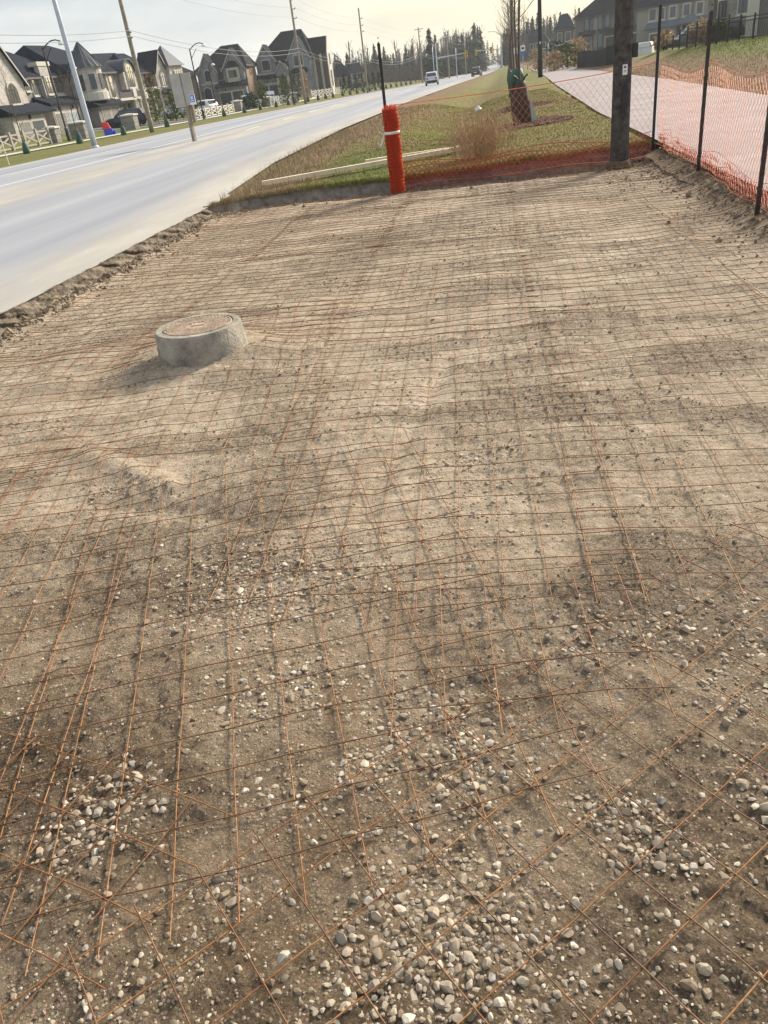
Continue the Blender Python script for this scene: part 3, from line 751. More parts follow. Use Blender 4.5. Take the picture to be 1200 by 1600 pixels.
cols_ = [(-2.62, 92.5, 'along the broken road edge'), (-1.17, 91.0, 'left of the middle'), (.28, 90.6, 'right of the middle'), (1.72, 89.2, 'next to the right bank'), (2.5, 90., 'at the foot of the side fence')]
rn_ = ['just beyond the manhole collar', 'halfway to the red roll', 'just before the far bank']
for ri, (y0, L) in enumerate(rows_):
    for ci, (x0, a, w) in enumerate(cols_):
        sheet(x0, y0+.12*math.sin(ci*2.1+ri), a, L, 1.525 if ci < 4 else .76, 'wire mesh sheet %s, %s' % (w, rn_[ri]), .05+.02*ci, .012+.006*ci, side=1,
              curl0=(.06 if (ri, ci) in ((1, 2), (1, 1), (2, 2)) else .02), curl1=.02, wob=.03)
# ------------------------------------------------------------------ manhole collar
t = thing('manhole', 'round concrete manhole collar with rusty iron cover standing out of the dirt', 'manhole', (MHX, MHY, float(hp(MHX, MHY, False))-.05), R(12))
b = MB(); prof = [(.335, -.12), (.335, .0), (.328, .10), (.315, .235), (.306, .248), (.262, .250), (.260, .225), (.02, .225)]; t.scale = (.95, .95, 1.0)
b.lathe(prof, 48)
o = b.build('collar', M['concrete'], t, True)
md = o.modifiers.new('edge', 'EDGE_SPLIT'); md.split_angle = R(40)
b = MB(); b.lathe([(.256, .226), (.256, .243), (.25, .246), (.002, .246)], 40); cov = b.build('cover', M['iron'], t, False)
b = MB()
for i in range(-8, 9):
    for j in range(-8, 9):
        x, y = i*.029, j*.029
        if .07 < math.hypot(x, y) < .235: b.box(x-.0095, x+.0095, y-.0095, y+.0095, .244, .2515)
b.box(-.045, .045, -.012, .012, .244, .2505); b.lathe([(.238, .2445), (.238, .2515), (.248, .2515), (.248, .2445)], 40)
o = b.build('raised_pattern', M['iron'], cov); tag(o, kind='stuff')

# ------------------------------------------------------------------ posts, pole, netting
def tpost(x, y, h, label, lean=(0, 0), m_='tpost'):
    z = float(hp(x, y, False)) if y < 13.3 else gnd(x, y)
    t = thing('fence_post', label, 'fence post', (x, y, z-.05), 0, 'steel posts holding the orange netting')
    t.rotation_euler = (lean[0], lean[1], R(15))
    b = MB(); b.box(-.022, .022, -.004, .004, 0, h); b.box(-.0045, .0045, .004, .036, 0, h)
    b.build('shaft', M[m_], t)
    b = MB()
    for k in range(int(h/.055)): b.box(-.007, .007, -.010, -.004, .12+k*.055, .14+k*.055)
    tag(b.build('stud', M[m_], t), kind='stuff')
    return t
tpost(-1.53, 12.74, 2.1, 'dark green steel post standing upright behind the red netting roll')
tpost(2.51, 13.42, 1.88, 'thin dark steel post at the far corner next to the concrete pole', m_='tpost')
tpost(2.50, 10.42, 1.72, 'dark speckled steel post in the middle of the side netting', m_='tpost_rust')
tpost(2.40, 7.70, 1.7, 'rusty steel post at the right picture edge', m_='tpost_rust')
tpost(2.42, 4.9, 1.7, 'rusty steel post nearest on the right side', m_='tpost_rust')

def net_mesh(path_pts, zt, zb, name, material, parent, cw=.095, ch=.056, r=.0026, off=0., sag=.05, layers_noise=.02, seed=0.):
    P = np.array(path_pts, float); seg = np.hypot(*np.diff(P, axis=0).T); cs = np.concatenate([[0], np.cumsum(seg)]); Ltot = cs[-1]
    ds = cw/2; ns = int(Ltot/ds); s = np.arange(ns+1)*ds
    X = np.interp(s, cs, P[:,0]); Y = np.interp(s, cs, P[:,1])
    dx = np.gradient(X); dy = np.gradient(Y); ll = np.hypot(dx, dy); nx, ny = -dy/ll, dx/ll
    ztv = zt(s) if callable(zt) else np.full_like(s, zt); zbv = zb(s) if callable(zb) else np.full_like(s, zb)
    nr = max(2, int(np.mean(ztv-zbv)/ch)); VV, FF, base = [], [], 0
    for k in range(nr+1):
        f = k/nr; z = zbv + (ztv-zbv)*f + np.where((np.arange(ns+1)+k) % 2 == 0, 1, -1)*(np.mean(ztv-zbv)/nr)*.5*(0 if k in (0, nr) else 1)
        w = off + layers_noise*2*(fbm(s*1.5+seed, s*0+f*2.5, 3)-.5)*(1 if k < nr else .5)
        Q = np.stack([X+nx*w, Y+ny*w, z], -1)
        V, F = tube_np(Q, r if 0 < k < nr else r*(2.2 if name == 'netting' else 1.1), 4); VV.append(V); FF.append(F+base); base += len(V)
    o = link(name, npmesh(name, np.concatenate(VV), np.concatenate(FF), material, False), parent)
    return o
def hz(P):
    P = np.array(P); seg = np.hypot(*np.diff(P, axis=0).T); cs = np.concatenate([[0], np.cumsum(seg)])
    def f(s):
        X = np.interp(s, cs, P[:,0]); Y = np.interp(s, cs, P[:,1]); return np.where(Y > 12.9, ground(X, Y), np.maximum(hp(X, Y, False), .02))
    return f
BK = [(-1.42, 12.78), (-.2, 12.98), (1.72, 13.08), (2.49, 13.36)]
t = thing('safety_net', 'orange netting hung along the far edge of the dirt from roll to corner post', 'safety net', (0, 0, 0))
net_mesh(BK, lambda s: 1.20 + .025*s - .05*np.sin(np.pi*s/4.1), lambda s: .05+.02*np.sin(s*3), 'netting', M['net'], t, r=.0025)
net_mesh([(x, y-.05) for x, y in BK], lambda s: .30+.03*np.sin(s*4), lambda s: .02+.012*np.sin(s*5), 'folded_netting', M['net_fold_shaded'], t, ch=.036, cw=.08, r=.0045, layers_noise=.07, seed=4.)
net_mesh([(x, y+.03) for x, y in BK], lambda s: .36+.04*np.sin(s*3+1), lambda s: .12+.012*np.sin(s*5), 'folded_netting', M['net_fold_shaded'], t, ch=.034, cw=.08, r=.0045, layers_noise=.09, seed=9.)
SD = [(2.56, 13.40), (2.55, 10.44), (2.45, 7.72), (2.47, 4.9), (2.5, 3.6)]
t = thing('safety_net', 'orange netting hung along the right side between the dirt and the path', 'safety net', (0, 0, 0))
def sag(s): return 1.27 - .07*np.abs(np.sin(np.pi*s/2.97)) + .02*np.sin(s*2.3)
hzs = hz(SD)
net_mesh(SD, sag, lambda s: hzs(s)+.02, 'netting', M['net'], t, r=.0017, layers_noise=.03, seed=2.)
net_mesh([(x+.03, y) for x, y in SD], lambda s: hzs(s)+.15+.03*np.sin(s*3.3), lambda s: hzs(s)+.02, 'folded_netting', M['net_fold_shaded'], t, ch=.04, cw=.08, r=.0034, layers_noise=.08, seed=5.)
net_mesh([(x+.09, y) for x, y in SD], lambda s: hzs(s)+.20+.04*np.sin(s*2.3), lambda s: hzs(s)+.05, 'folded_netting', M['net_fold_shaded'], t, ch=.05, cw=.08, r=.0028, layers_noise=.1, seed=6.)

# roll of netting
rx0, ry0 = -1.44, 12.58
t = thing('netting_roll', 'tall upright roll of red orange netting tied with white tape', 'netting roll', (rx0, ry0, float(hp(rx0, ry0, False))-.02))
t.rotation_euler = (0, R(-.2), 0)
b = MB(); b.lathe([(.096+.004*math.sin(k*1.7), k*.06) for k in range(21)], 26); b.build('core', M['net_core'], t, True)
VV, FF, base = [], [], 0
for lay, rad in ((0, .103), (1, .109), (2, .114)):
    n = 30; th = np.linspace(0, 2*np.pi, 2*n+1) + lay*.07
    for k in range(23):
        z = k*.0535 + .01 + np.where((np.arange(2*n+1)+k) % 2 == 0, .025, -.025)
        if k == 22: z = z + .02*RNG.random(2*n+1)
        rr = rad + .004*np.sin(th*3+k+lay)
        V, F = tube_np(np.stack([rr*np.cos(th), rr*np.sin(th), np.clip(z, .0, 1.26)], -1), .0026, 4); VV.append(V); FF.append(F+base); base += len(V)
for k in range(70):                                  # ragged cut strands on top
    a = RNG.uniform(0, 6.28); r0 = RNG.uniform(.02, .112); P = np.array([[r0*math.cos(a), r0*math.sin(a), 1.18], [r0*1.02*math.cos(a), r0*1.02*math.sin(a), 1.22], [(r0+RNG.normal(0, .01))*math.cos(a+.1), (r0+RNG.normal(0,.01))*math.sin(a+.1), 1.225+RNG.random()*.035]])
    V, F = tube_np(P, .004, 4); VV.append(V); FF.append(F+base); base += len(V)
link('netting', npmesh('netting', np.concatenate(VV), np.concatenate(FF), M['net_red'], False), t)
b = MB(); b.lathe([(.112, .865), (.119, .867), (.119, .902), (.112, .904)], 28); tp = b.build('tape', M['tape'], t, True)
b = MB(); b.prism([(-.118, .875), (-.15, .90), (-.20, .925), (-.205, .915), (-.15, .885), (-.118, .862)], -.045, -.042)
b.prism([(-.118, .885), (-.15, .83), (-.18, .765), (-.215, .735), (-.175, .715), (-.14, .79), (-.112, .86)], -.05, -.047)
b.build('tail', M['tape'], tp)

# concrete pole
t = thing('concrete_pole', 'thick dark grey concrete utility pole standing at the far right corner of the dirt', 'utility pole', (1.93, 12.90, -.1), R(8))
b = MB(); n = 12; prof = [(.138, 0), (.136, .5), (.130, 2), (.118, 5), (.10, 9.5)]
b.lathe(prof, n); b.build('shaft', M['pole_concrete'], t)
b = MB(); b.box(-.032, .036, -.145, -.118, .80, 1.16); b.build('cover_plate', M['black'], t)
b = MB(); b.box(-.033, .033, -.141, -.126, 1.30, 1.43); lb = b.build('label_plate', M['white'], t)
b = MB(); b.box(-.018, .012, -.1425, -.141, 1.385, 1.41); b.box(-.018, .018, -.1425, -.141, 1.35, 1.356); b.box(-.018, .010, -.1425, -.141, 1.335, 1.341); b.build('print', M['black'], lb)
b = MB(); b.box(.125, .20, -.05, .03, 1.5, 1.68); b.build('bracket', M['tpost'], t)
b = MB(); b.lathe([(.137, 0.0), (.20, .09), (.17, .15), (.137, .17)], 12); b.build('soil_collar', M['clod'], t)

# planks lying in the grass
def plank(p0, p1, w, h, label, lift=0.):
    a = Vector((*p0, gnd(*p0)+lift)); c = Vector((*p1, gnd(*p1)+lift)); d = c-a; L = d.length
    t = tag(empty('plank', a, math.atan2(d.y, d.x)), label, 'plank', 'planks lying in the grass')
    b = MB(); b.box(0, L, -w/2, w/2, .015, .015+h); o = b.build('board', M['lumber'], t); bevel(o, .003, 1)
    t.rotation_euler = (0, -math.asin(d.z/L), math.atan2(d.y, d.x)); return t
plank((-3.9, 13.72), (-.42, 15.95), .09, .075, 'long pale new plank ending left of the roll near the bank', .03)
plank((-2.35, 15.55), (-.3, 16.35), .09, .05, 'shorter pale plank farther back behind the long one', .04)
plank((-1.9, 15.25), (-.6, 15.98), .09, .04, 'thin pale plank lying against the long one to the right of the roll', .03)

# dry weed tuft
t = thing('dry_shrub', 'brown dried out shrub in the grass behind the orange netting', 'shrub', (-.15, 14.55, gnd(-.15, 14.55)))
VV, FF, base = [], [], 0
for k in range(330):
    a = RNG.uniform(0, 6.28); sp = abs(RNG.normal(0, .20)); h = RNG.uniform(.25, .80)*(1-.3*min(1, sp/.7)); r0 = .34*RNG.random()**.6
    dx, dy = math.cos(a), math.sin(a); j = RNG.normal(0, .05, 3)
    P = np.array([[r0*dx, r0*dy, 0], [(r0+sp*.35)*dx, (r0+sp*.35)*dy, h*.6], [(r0+sp*.8)*dx+j[0], (r0+sp*.8)*dy+j[1], h], [(r0+sp*1.25)*dx+j[0]*2, (r0+sp*1.25)*dy+j[1]*2, h*.86+j[2]]])
    P[:, 0] += .16*math.cos(k*2.1)*(k % 3); V, F = tube_np(P, .0028, 3); VV.append(V); FF.append(F+base); base += len(V)
    for q in range(3):
        s0 = P[1+q % 2]; e0 = s0 + np.array([RNG.normal(0, .07), RNG.normal(0, .07), RNG.uniform(-.05, .12)])
        V, F = tube_np(np.array([s0, (s0+e0)/2+RNG.normal(0, .012, 3), e0]), .0020, 3); VV.append(V); FF.append(F+base); base += len(V)
link('stems', npmesh('stems', np.concatenate(VV), np.concatenate(FF), M['weed'], False), t)

# ------------------------------------------------------------------ grass blades on the verge
def blades(name, X, Y, h, w, tint_, lean=.5):
    n = len(X); Z = ground(X, Y) + (fbm(X*1.7, Y*1.7, 4)-.5)*.07*S(-4.9, -4.4, X)
    a = RNG.uniform(0, 6.28, n); b_ = RNG.uniform(0, 6.28, n); ln = h*lean*RNG.random(n)
    wx_, wy_ = np.cos(a)*w/2, np.sin(a)*w/2
    V = np.stack([np.stack([X-wx_, Y-wy_, Z-.01], -1), np.stack([X+wx_, Y+wy_, Z-.01], -1), np.stack([X+np.cos(b_)*ln, Y+np.sin(b_)*ln, Z+h], -1)], 1).reshape(-1, 3)
    F = np.arange(3*n).reshape(-1, 3)
    return tag(link(name, npmesh(name, V, F, M['blade'], False, {'tint': np.repeat(tint_, 3)})), kind='stuff')
n = 90000
yy = 12.0 + 31*RNG.random(n)**1.7; xx = RNG.uniform(-5, 2.9, n)
kk = (yy > far_edge(xx)+.005) & (xx > xr(yy)+.12+.5*RNG.random(n)) & (xx < pl(yy)-.02)
xx, yy = xx[kk], yy[kk]
dd = 1-S(.9+.8*(fbm(xx*.6, yy*.6)-.5), 2.2+1.6*S(18, 28, yy), xx-xr(yy)); dry = np.clip(dd + .3*(fbm(xx*.7, yy*.7)-.45), 0, 1)
tn = np.clip(dry*.75 + .30*(fbm(xx*1.2, yy*1.2, 3)-.25) + .22*RNG.random(len(xx)) + .13*S(-3, .5, xx) - .02, 0, 1)
kq = (dd < .45) | (RNG.random(len(xx)) < .35); xx, yy, dd, tn = xx[kq], yy[kq], dd[kq], tn[kq]
hh = np.where(dd > .45, RNG.uniform(.03, .10, len(xx)), RNG.uniform(.012, .036, len(xx)))
blades('grass', xx, yy, hh, .007+.00045*yy, tn)
# turf lip hanging over the bank
n = 7000; ex = RNG.uniform(-4.35, 2.5, n); ey2 = far_edge(ex)+RNG.uniform(-.03, .08, n); e_d = 1-S(.9, 2.2, ex-xr(ey2))
blades('grass', ex, ey2, RNG.uniform(.03, .08, n), .012, np.clip(e_d*.6+.3*RNG.random(n)+.1, 0, 1), 1.2)
n = 26000; xx = RNG.uniform(6.1, 14, n); yy = 12+38*RNG.random(n); kk = (xx > pr_(yy)+.03); xx, yy = xx[kk], yy[kk]
g_ = S(9.0, 10.6, xx+.8*(fbm(xx*.4, yy*.4)-.5))
blades('grass', xx, yy, RNG.uniform(.03, .09, len(xx)), .022, np.clip((1-g_)*.62+.12+.3*RNG.random(len(xx)), 0, 1))
# dry stalks along the road shoulder
n = 3000; yy = 12.3+16*RNG.random(n)**1.4; xx = xr(yy)+.15+RNG.exponential(.7, n); kk = yy > far_edge(xx)+.02; xx, yy = xx[kk], yy[kk]
blades('dry_grass', xx, yy, RNG.uniform(.06, .2, len(xx)), .010, RNG.uniform(.7, 1., len(xx)), .9)
# leaf litter / mulch ring round the first tree
n = 1500; a = RNG.uniform(0, 6.28, n); r_ = .9*np.sqrt(RNG.random(n)); mx, my = .95+r_*np.cos(a)*1.25, 21.4+r_*np.sin(a)*1.5
tag(scatter('leaves', mx, my, ground(mx, my)+.03, RNG.uniform(.015, .05, n), np.full(n, .35), OCT, M['mulch'], RNG.random(n), .4), kind='stuff')
n = 900; a = RNG.uniform(0, 6.28, n); r_ = .9*np.sqrt(RNG.random(n)); mx, my = 1.1+r_*np.cos(a)*1.2, 29.6+r_*np.sin(a)*1.6
tag(scatter('leaves', mx, my, ground(mx, my)+.03, RNG.uniform(.015, .05, n), np.full(n, .35), OCT, M['mulch'], RNG.random(n), .4), kind='stuff')
t = thing('litter', 'crumpled white scrap lying in the ditch beyond the netting', 'litter', (-.55, 37.5, gnd(-.55, 37.5)+.02))
b = MB(); b.add([(0,0,.02),(.22,.05,.05),(.30,.2,.03),(.1,.25,.14),(-.05,.12,.10),(.12,.1,.22)], [(0,1,5),(1,2,5),(2,3,5),(3,4,5),(4,0,5),(0,4,3,2,1)]); b.build('scrap', M['litter'], t)

# ------------------------------------------------------------------ young street trees
def branch_mesh(h, seed, r0=.035, nb=16, spread=.9, first=.35, lean=0.):
    r = random.Random(seed); VV, FF, base = [], [], 0
    tr = [np.array([lean*z + .04*math.sin(z*1.3+seed), .04*math.cos(z*1.1+seed), z]) for z in np.linspace(0, h, 9)]
    def limb(P, rr, sides):
        nonlocal base
        T = np.array(P); n_ = len(T)
        V, F = tube_np(T, 1., sides); c = np.repeat(T, sides, 0); k_ = np.repeat(np.linspace(rr, rr*.35, n_), sides)[:,None]
        VV.append(c+(V-c)*k_); FF.append(F+base); base += len(V)
    trunk = (np.array(tr), r0)
    for k in range(nb):
        f = first + (1-first)*k/nb; z = f*h; i = min(7, int(f*8)); s0 = tr[i] + (tr[i+1]-tr[i])*(f*8-i)
        a = k*2.4+r.random(); L = spread*h*(.32*(1-.65*f)+.05)*r.uniform(.7, 1.2); up = r.uniform(.7, 1.3)
        P = [s0]; d = np.array([math.cos(a), math.sin(a), up]); d /= np.linalg.norm(d)
        for q in range(4):
            P.append(P[-1]+d*L/4); d = d + np.array([r.gauss(0, .12), r.gauss(0, .12), .12]); d /= np.linalg.norm(d)
        limb(P, max(.006, r0*.42*(1-.6*f)), 4)
        for q in range(4):
            s1 = P[1+q % 4]; d2 = d+np.array([r.gauss(0, .5), r.gauss(0, .5), r.gauss(.2, .3)]); d2 /= np.linalg.norm(d2); L2 = L*r.uniform(.25, .5)
            limb([s1, s1+d2*L2*.5, s1+d2*L2+np.array([0, 0, .06*L2])], max(.004, r0*.18), 3)
    return trunk, (np.concatenate(VV), np.concatenate(FF))
def young_tree(x, y, h, label, seed, r0=.04, bag=None, bag_h=.9, bag_r=.24, group='young bare trees along the path', nb=16, spread=.9, first=.35, stake=False, rz=0, lean=0.):
    t = thing('bare_tree', label, 'tree', (x, y, gnd(x, y)), rz, group)
    (T, r_), (V, F) = branch_mesh(h, seed, r0, nb, spread, first, lean)
    Vt, Ft = tube_np(T, 1., 7); c = np.repeat(T, 7, 0); k_ = np.repeat(np.linspace(r_, r_*.25, len(T)), 7)[:,None]
    link('trunk', npmesh('trunk', c+(Vt-c)*k_, Ft, M['bark'], True), t); link('crown', npmesh('crown', V, F, M['bark'], False), t)
    if bag:
        prof = [(bag_r*.95, 0), (bag_r*1.05, .06*bag_h), (bag_r*1.0, .3*bag_h), (bag_r*.82, .65*bag_h), (bag_r*.62, .88*bag_h), (bag_r*.35, bag_h)]
        b = MB(); b.lathe(prof, 14); o = b.build('watering_bag', M[bag], t, True)
        for v in o.data.vertices:
            a = math.atan2(v.co.y, v.co.x); f = 1+.10*math.sin(3*a+v.co.z*4+seed)+.05*math.sin(7*a+seed); v.co.x *= f; v.co.y *= f*.85
        b = MB()
        for sgn in (-1, 1): b.tube([(sgn*.05*bag_r/.24, 0, bag_h*.97), (sgn*bag_r*.45, 0, bag_h*1.07), (sgn*bag_r*.75, -.02, bag_h*1.12)], bag_r*.09, 5)
        b.build('strap', M['tpost'], o)
    if stake:
        b = MB(); b.tube([(.32, .05, 0), (.06, 0, 1.0)], .018, 5); b.build('stake', M['fence_pale'], t)
    return t
t = young_tree(.82, 21.6, 5.6, 'bare young tree with a dark brown watering bag just behind the netting', 3, .042, 'bag_brown', .98, .235, nb=8, first=.5, spread=.6)
b = MB(); b.add([(.20,-.1,.02),(.42,-.05,.0),(.40,.1,.02),(.24,.05,.5),(.21,-.06,.62),(.26,0,.02)], [(0,1,4),(1,3,4),(1,2,3),(2,5,3),(0,4,3,5),(0,5,2,1)]); b.build('guard_flap', M['guard'], t)
t = young_tree(1.0, 29.4, 4.9, 'bare young tree with dark bag and green upper bag behind the first one', 8, .045, 'bag_brown', .95, .24, nb=9, spread=1.1, first=.5)
b = MB(); b.lathe([(.20, .72), (.245, .78), (.235, .95), (.17, 1.12), (.08, 1.18)], 12); o = b.build('watering_bag', M['bag'], t, True); o['label'] = 'green upper watering bag'
for k, (x, y, h) in enumerate([(1.15, 38, 5.2), (1.35, 47, 5.5), (1.55, 56, 5.4), (1.75, 66, 5.6), (2.0, 77, 5.6), (2.3, 90, 5.6)]):
    young_tree(x, y, h, ['slim bare tree with green bag, third in the row along the path', 'slim bare tree with green bag, fourth in the row along the path', 'slim bare tree with green bag, fifth in the row along the path', 'slim bare tree with green bag, sixth in the row along the path', 'far bare tree with green bag, seventh in the row along the path', 'farthest bare tree with green bag in the row along the path'][k], 20+k, .045, 'bag', .9, .24, nb=11)
ORD = ['first','second','third','fourth','fifth','sixth','seventh','eighth','ninth','tenth','eleventh','twelfth','thirteenth','fourteenth','fifteenth','sixteenth','seventeenth','eighteenth','nineteenth','twentieth']
# ------------------------------------------------------------------ poles, lamps, wires
def pole(name, x, y, h, r0, r1, m_, label, cat, group=None, rz=0):
    t = thing(name, label, cat, (x, y, gnd(x, y)-.1), rz, group)
    b = MB(); b.lathe([(r0, 0), (r0*.98, h*.1), ((r0+r1)/2, h*.55), (r1, h+.1)], 12); b.build('shaft', m_, t, True); return t
t = pole('steel_light_pole', -21.0, 42.8, 10.5, .15, .085, M['steel'], 'tall galvanised street light pole on the grass edge across the road', 'light pole')
b = MB(); b.lathe([(.22, .06), (.22, .14), (.16, .2)], 12); b.build('base', M['steel'], t)
b = MB(); b.tube([(0,0,10.3),(.8,0,10.9),(2.4,0,11.2)], [.06,.05,.04], 8); b.box(2.2, 2.9, -.13, .13, 11.12, 11.25); b.build('arm', M['steel'], t)
UP = [(-24.2, 16.5, 12), (-24.2, 58.8, 12), (-21.8, 101.8, 12), (-18.9, 136.5, 11.4), (-13.4, 182, 10), (-9.6, 226, 9.5), (-6.2, 268, 9.5)]
UPL = ['', 'thick wooden utility pole leaning in the picture, in front of the turret house', 'grey utility pole in front of the big gabled corner house', 'utility pole with full top visible beyond the corner house', 'utility pole with cross arm in front of the conifers', 'thin far utility pole near the dark spruce', 'farthest utility pole on the left of the road']
UA = [(10.8, 9.9, 9.0, 6.2, 5.8), (10.8, 9.9, 9.0, 6.28, 5.96), (10.6, 9.7, 8.8, 5.75, 5.35), (10.1, 9.2, 8.4, 4.9, 4.5), (9.3, 8.5, 7.6, 5.6, 5.2), (9., 8.2, 7.3, 5.4, 5.), (9., 8.2, 7.3, 5.4, 5.)]
for i in range(1, 7):
    x, y, h = UP[i]
    t = pole('utility_pole', x, y, h, .17 if i < 3 else .15, .11, M['wood'], UPL[i], 'utility pole', 'wooden utility poles across the road')
    b = MB()
    for z in UA[i][:3]: b.box(0, .42, -.03, .03, z-.03, z+.03); b.lathe([(.05, z+.02), (.06, z+.1), (.03, z+.16)], 6, (.40, 0))
    for z in UA[i][3:]: b.box(.1, .24, -.03, .03, z-.04, z+.04)
    b.build('insulator_bracket', M['tpost'], t)
    if i == 4:
        b = MB(); b.box(-.9, .9, -.06, .06, 9.7, 9.82); b.build('cross_arm', M['wood'], t)
for q in range(5):
    VV, FF, base = [], [], 0
    for i in range(6):
        (x0, y0, _), (x1, y1, _) = UP[i], UP[i+1]; off = .42 if q < 3 else .22
        s = np.linspace(0, 1, 18); sg = (.55 if q < 3 else .75)*(1.5 if i == 3 and q > 2 else 1)
        P = np.stack([x0+off+(x1-x0)*s, y0+(y1-y0)*s, gnd(x0, y0)*(1-s)+gnd(x1, y1)*s + UA[i][q]*(1-s)+UA[i+1][q]*s - sg*4*s*(1-s)], -1)
        V, F = tube_np(P, .016 if q > 2 else .011, 4); VV.append(V); FF.append(F+base); base += len(V)
    tag(link('overhead_wire', npmesh('overhead_wire', np.concatenate(VV), np.concatenate(FF), M['cable'], True)),
        ['thin overhead wire strung along the pole tops, topmost', 'thin overhead wire strung second from the pole tops', 'thin overhead wire strung third from the pole tops', 'thick lower cable, upper one of the sagging pair', 'thick lower cable, lower one of the sagging pair'][q], 'wire', 'overhead wires across the road')

def lamp(x, y, h, L, side, label, m_='black'):
    t = thing('street_lamp', label, 'street lamp', (x, y, gnd(x, y)), 0, 'decorative black street lamps')
    b = MB(); b.lathe([(.14, 0), (.13, .9), (.075, 1.0), (.06, h)], 8); b.build('shaft', M[m_], t)
    b = MB(); pts = [(0, 0, h-.7)] + [(side*L*f, 0, h-.15+.5*math.sin(math.pi*f*.75)) for f in (.0, .25, .5, .75, 1.)]
    b.tube(pts, .045, 6); b.tube([(0, 0, h-.9), (side*L*.45, 0, h-.1)], .03, 5); b.build('arm', M[m_], t)
    zz = pts[-1][2]; b = MB(); b.lathe([(.05, zz), (.24, zz-.12), (.26, zz-.2), (.18, zz-.24)], 8, (side*L, 0)); b.build('lamp_head', M['lens'] if m_ == 'black' and side > 0 else M['black'], t)
lamp(-33., 63.2, 6.4, 1.6, 1, 'black street lamp with curved arm and white head before the garage house', 'black')
lamp(-34., 68.0, 5.0, .7, 1, 'shorter black street lamp between stone pillar and round tower', 'black')
lamp(-29., 84.8, 6.3, 1.5, 1, 'black street lamp with curved arm rising above the grey sign board', 'black')
lamp(-33., 102., 5.2, .6, 1, 'thin black street lamp in front of the arched porch', 'black')
lamp(-24.6, 108., 4.8, 1.3, -1, 'black street lamp with arm to the left before the triple gabled house', 'black')

# back of a road sign on wooden posts in the median
t = thing('road_sign', 'back of a grey plywood road sign on wooden post standing in the median', 'road sign', (-12.6, 35.0, float(zr(35.))-.05), R(-18))
b = MB(); b.box(-.07, .07, -.07, .07, 0, 2.62); b.build('post', M['wood'], t)
b = MB(); b.box(.10, .24, .06, .17, .75, 2.1); b.build('brace_post', M['wood'], t)
b = MB(); b.box(-.50, .02, -.11, -.075, 1.38, 2.62); o = b.build('panel', M['plywood'], t)
b = MB(); b.box(.02, .42, -.11, -.075, 1.42, 2.60); o = b.build('panel', M['plywood'], t); o.rotation_euler = (0, 0, R(28))
b = MB(); b.box(.18, .42, -.14, -.113, 1.42, 1.80); bl = b.build('plate', M['white'], o)
b = MB(); b.box(.20, .40, -.147, -.141, 1.52, 1.78); b.build('plate_print', M['blue'], bl)
b = MB(); b.box(.25, .34, -.151, -.148, 1.64, 1.73); b.box(.23, .36, -.151, -.148, 1.56, 1.60); b.build('plate_mark', M['white'], bl)
t = thing('marker_stake', 'thin leaning marker stake, dark above and pale below, at the far left', 'stake', (-21.4, 34.9, gnd(-21.4, 34.9)), 0)
b = MB(); b.tube([(0,0,0),(0,0,1.15)], .022, 6); b.build('lower_half', M['tape'], t); b = MB(); b.tube([(0,0,1.15),(0,0,2.0)], .024, 6); b.build('upper_half', M['tpost'], t)

# boulevard trees with watering bags
BT = [(-27.6,47.3),(-27.6,54.2),(-27.6,61.5),(-27.6,70.6),(-27.4,86.7),(-27,93),(-27,100),(-26.5,106),(-26.3,112),(-25.3,120),(-24.8,125),(-24.4,129),(-24.1,134)]
BL = ['before the pale rail fence at the far left', 'beside the stone pillar with white flush behind', 'beside the red and blue toy', 'behind the wooden utility pole', 'before the white cross rail fence', 'left of the two dark round shrubs', 'right of the two dark round shrubs', 'before the white pickup', 'at the right end of the white pickup', 'just left of the grey utility pole', 'just right of the grey utility pole', 'before the corner house side lawn', 'second before the corner house side lawn']
for k, (x, y) in enumerate(BT):
    young_tree(x, y, 4.6, 'bare tree with green bag ' + BL[k], 60+k, .035, 'bag', .66, .21, 'boulevard trees with green bags across the road', nb=14 if k < 5 else 9, spread=.8, first=.3, stake=(k % 2 == 1))
proto_bag = None
for k in range(13):
    y = 139+5.2*k; x = np.interp(y, [139, 180, 205], [-23.4, -20.0, -17.2])
    young_tree(x, y, 3.2, ORD[k] + ' small staked tree from the left in the far bagged row', 90+k % 3, .03, 'bag', .68, .25, 'far row of small bagged trees along the road', nb=6, spread=.7)

def cross_fence(p0, p1, n, h, m_, label):
    h *= .78
    a, c = Vector((*p0, 0)), Vector((*p1, 0)); d = c-a; L = d.length
    t = thing('rail_fence', label, 'fence', (a.x, a.y, gnd(a.x, a.y)), math.atan2(d.y, d.x), 'cross rail fences in front of the houses')
    dz = gnd(c.x, c.y)-gnd(a.x, a.y); w = L/n
    for i in range(n+1):
        b = MB(); b.box(i*w-.09, i*w+.09, -.09, .09, dz*i/n-.1, h+.12+dz*i/n); b.build('post', m_, t)
    for i in range(n):
        z = dz*i/n
        for (u0, z0, u1, z1) in ((i*w, .14, i*w+w, .14), (i*w, h-.1, i*w+w, h-.1), (i*w, .24, i*w+w, h-.18), (i*w, h-.18, i*w+w, .24)):
            b = MB(); dd = Vector((u1-u0, 0, z1-z0)); nn = Vector((-dd.z, 0, dd.x)).normalized()*.055; yy_ = .03 if z0 == z1 else (.0 if z1 > z0 else -.03)
            P = [(u0-nn.x, z0+z-nn.z), (u1-nn.x, z1+z-nn.z), (u1+nn.x, z1+z+nn.z), (u0+nn.x, z0+z+nn.z)]
            b.prism(P, yy_-.025, yy_+.025); b.build('rail', m_, t)
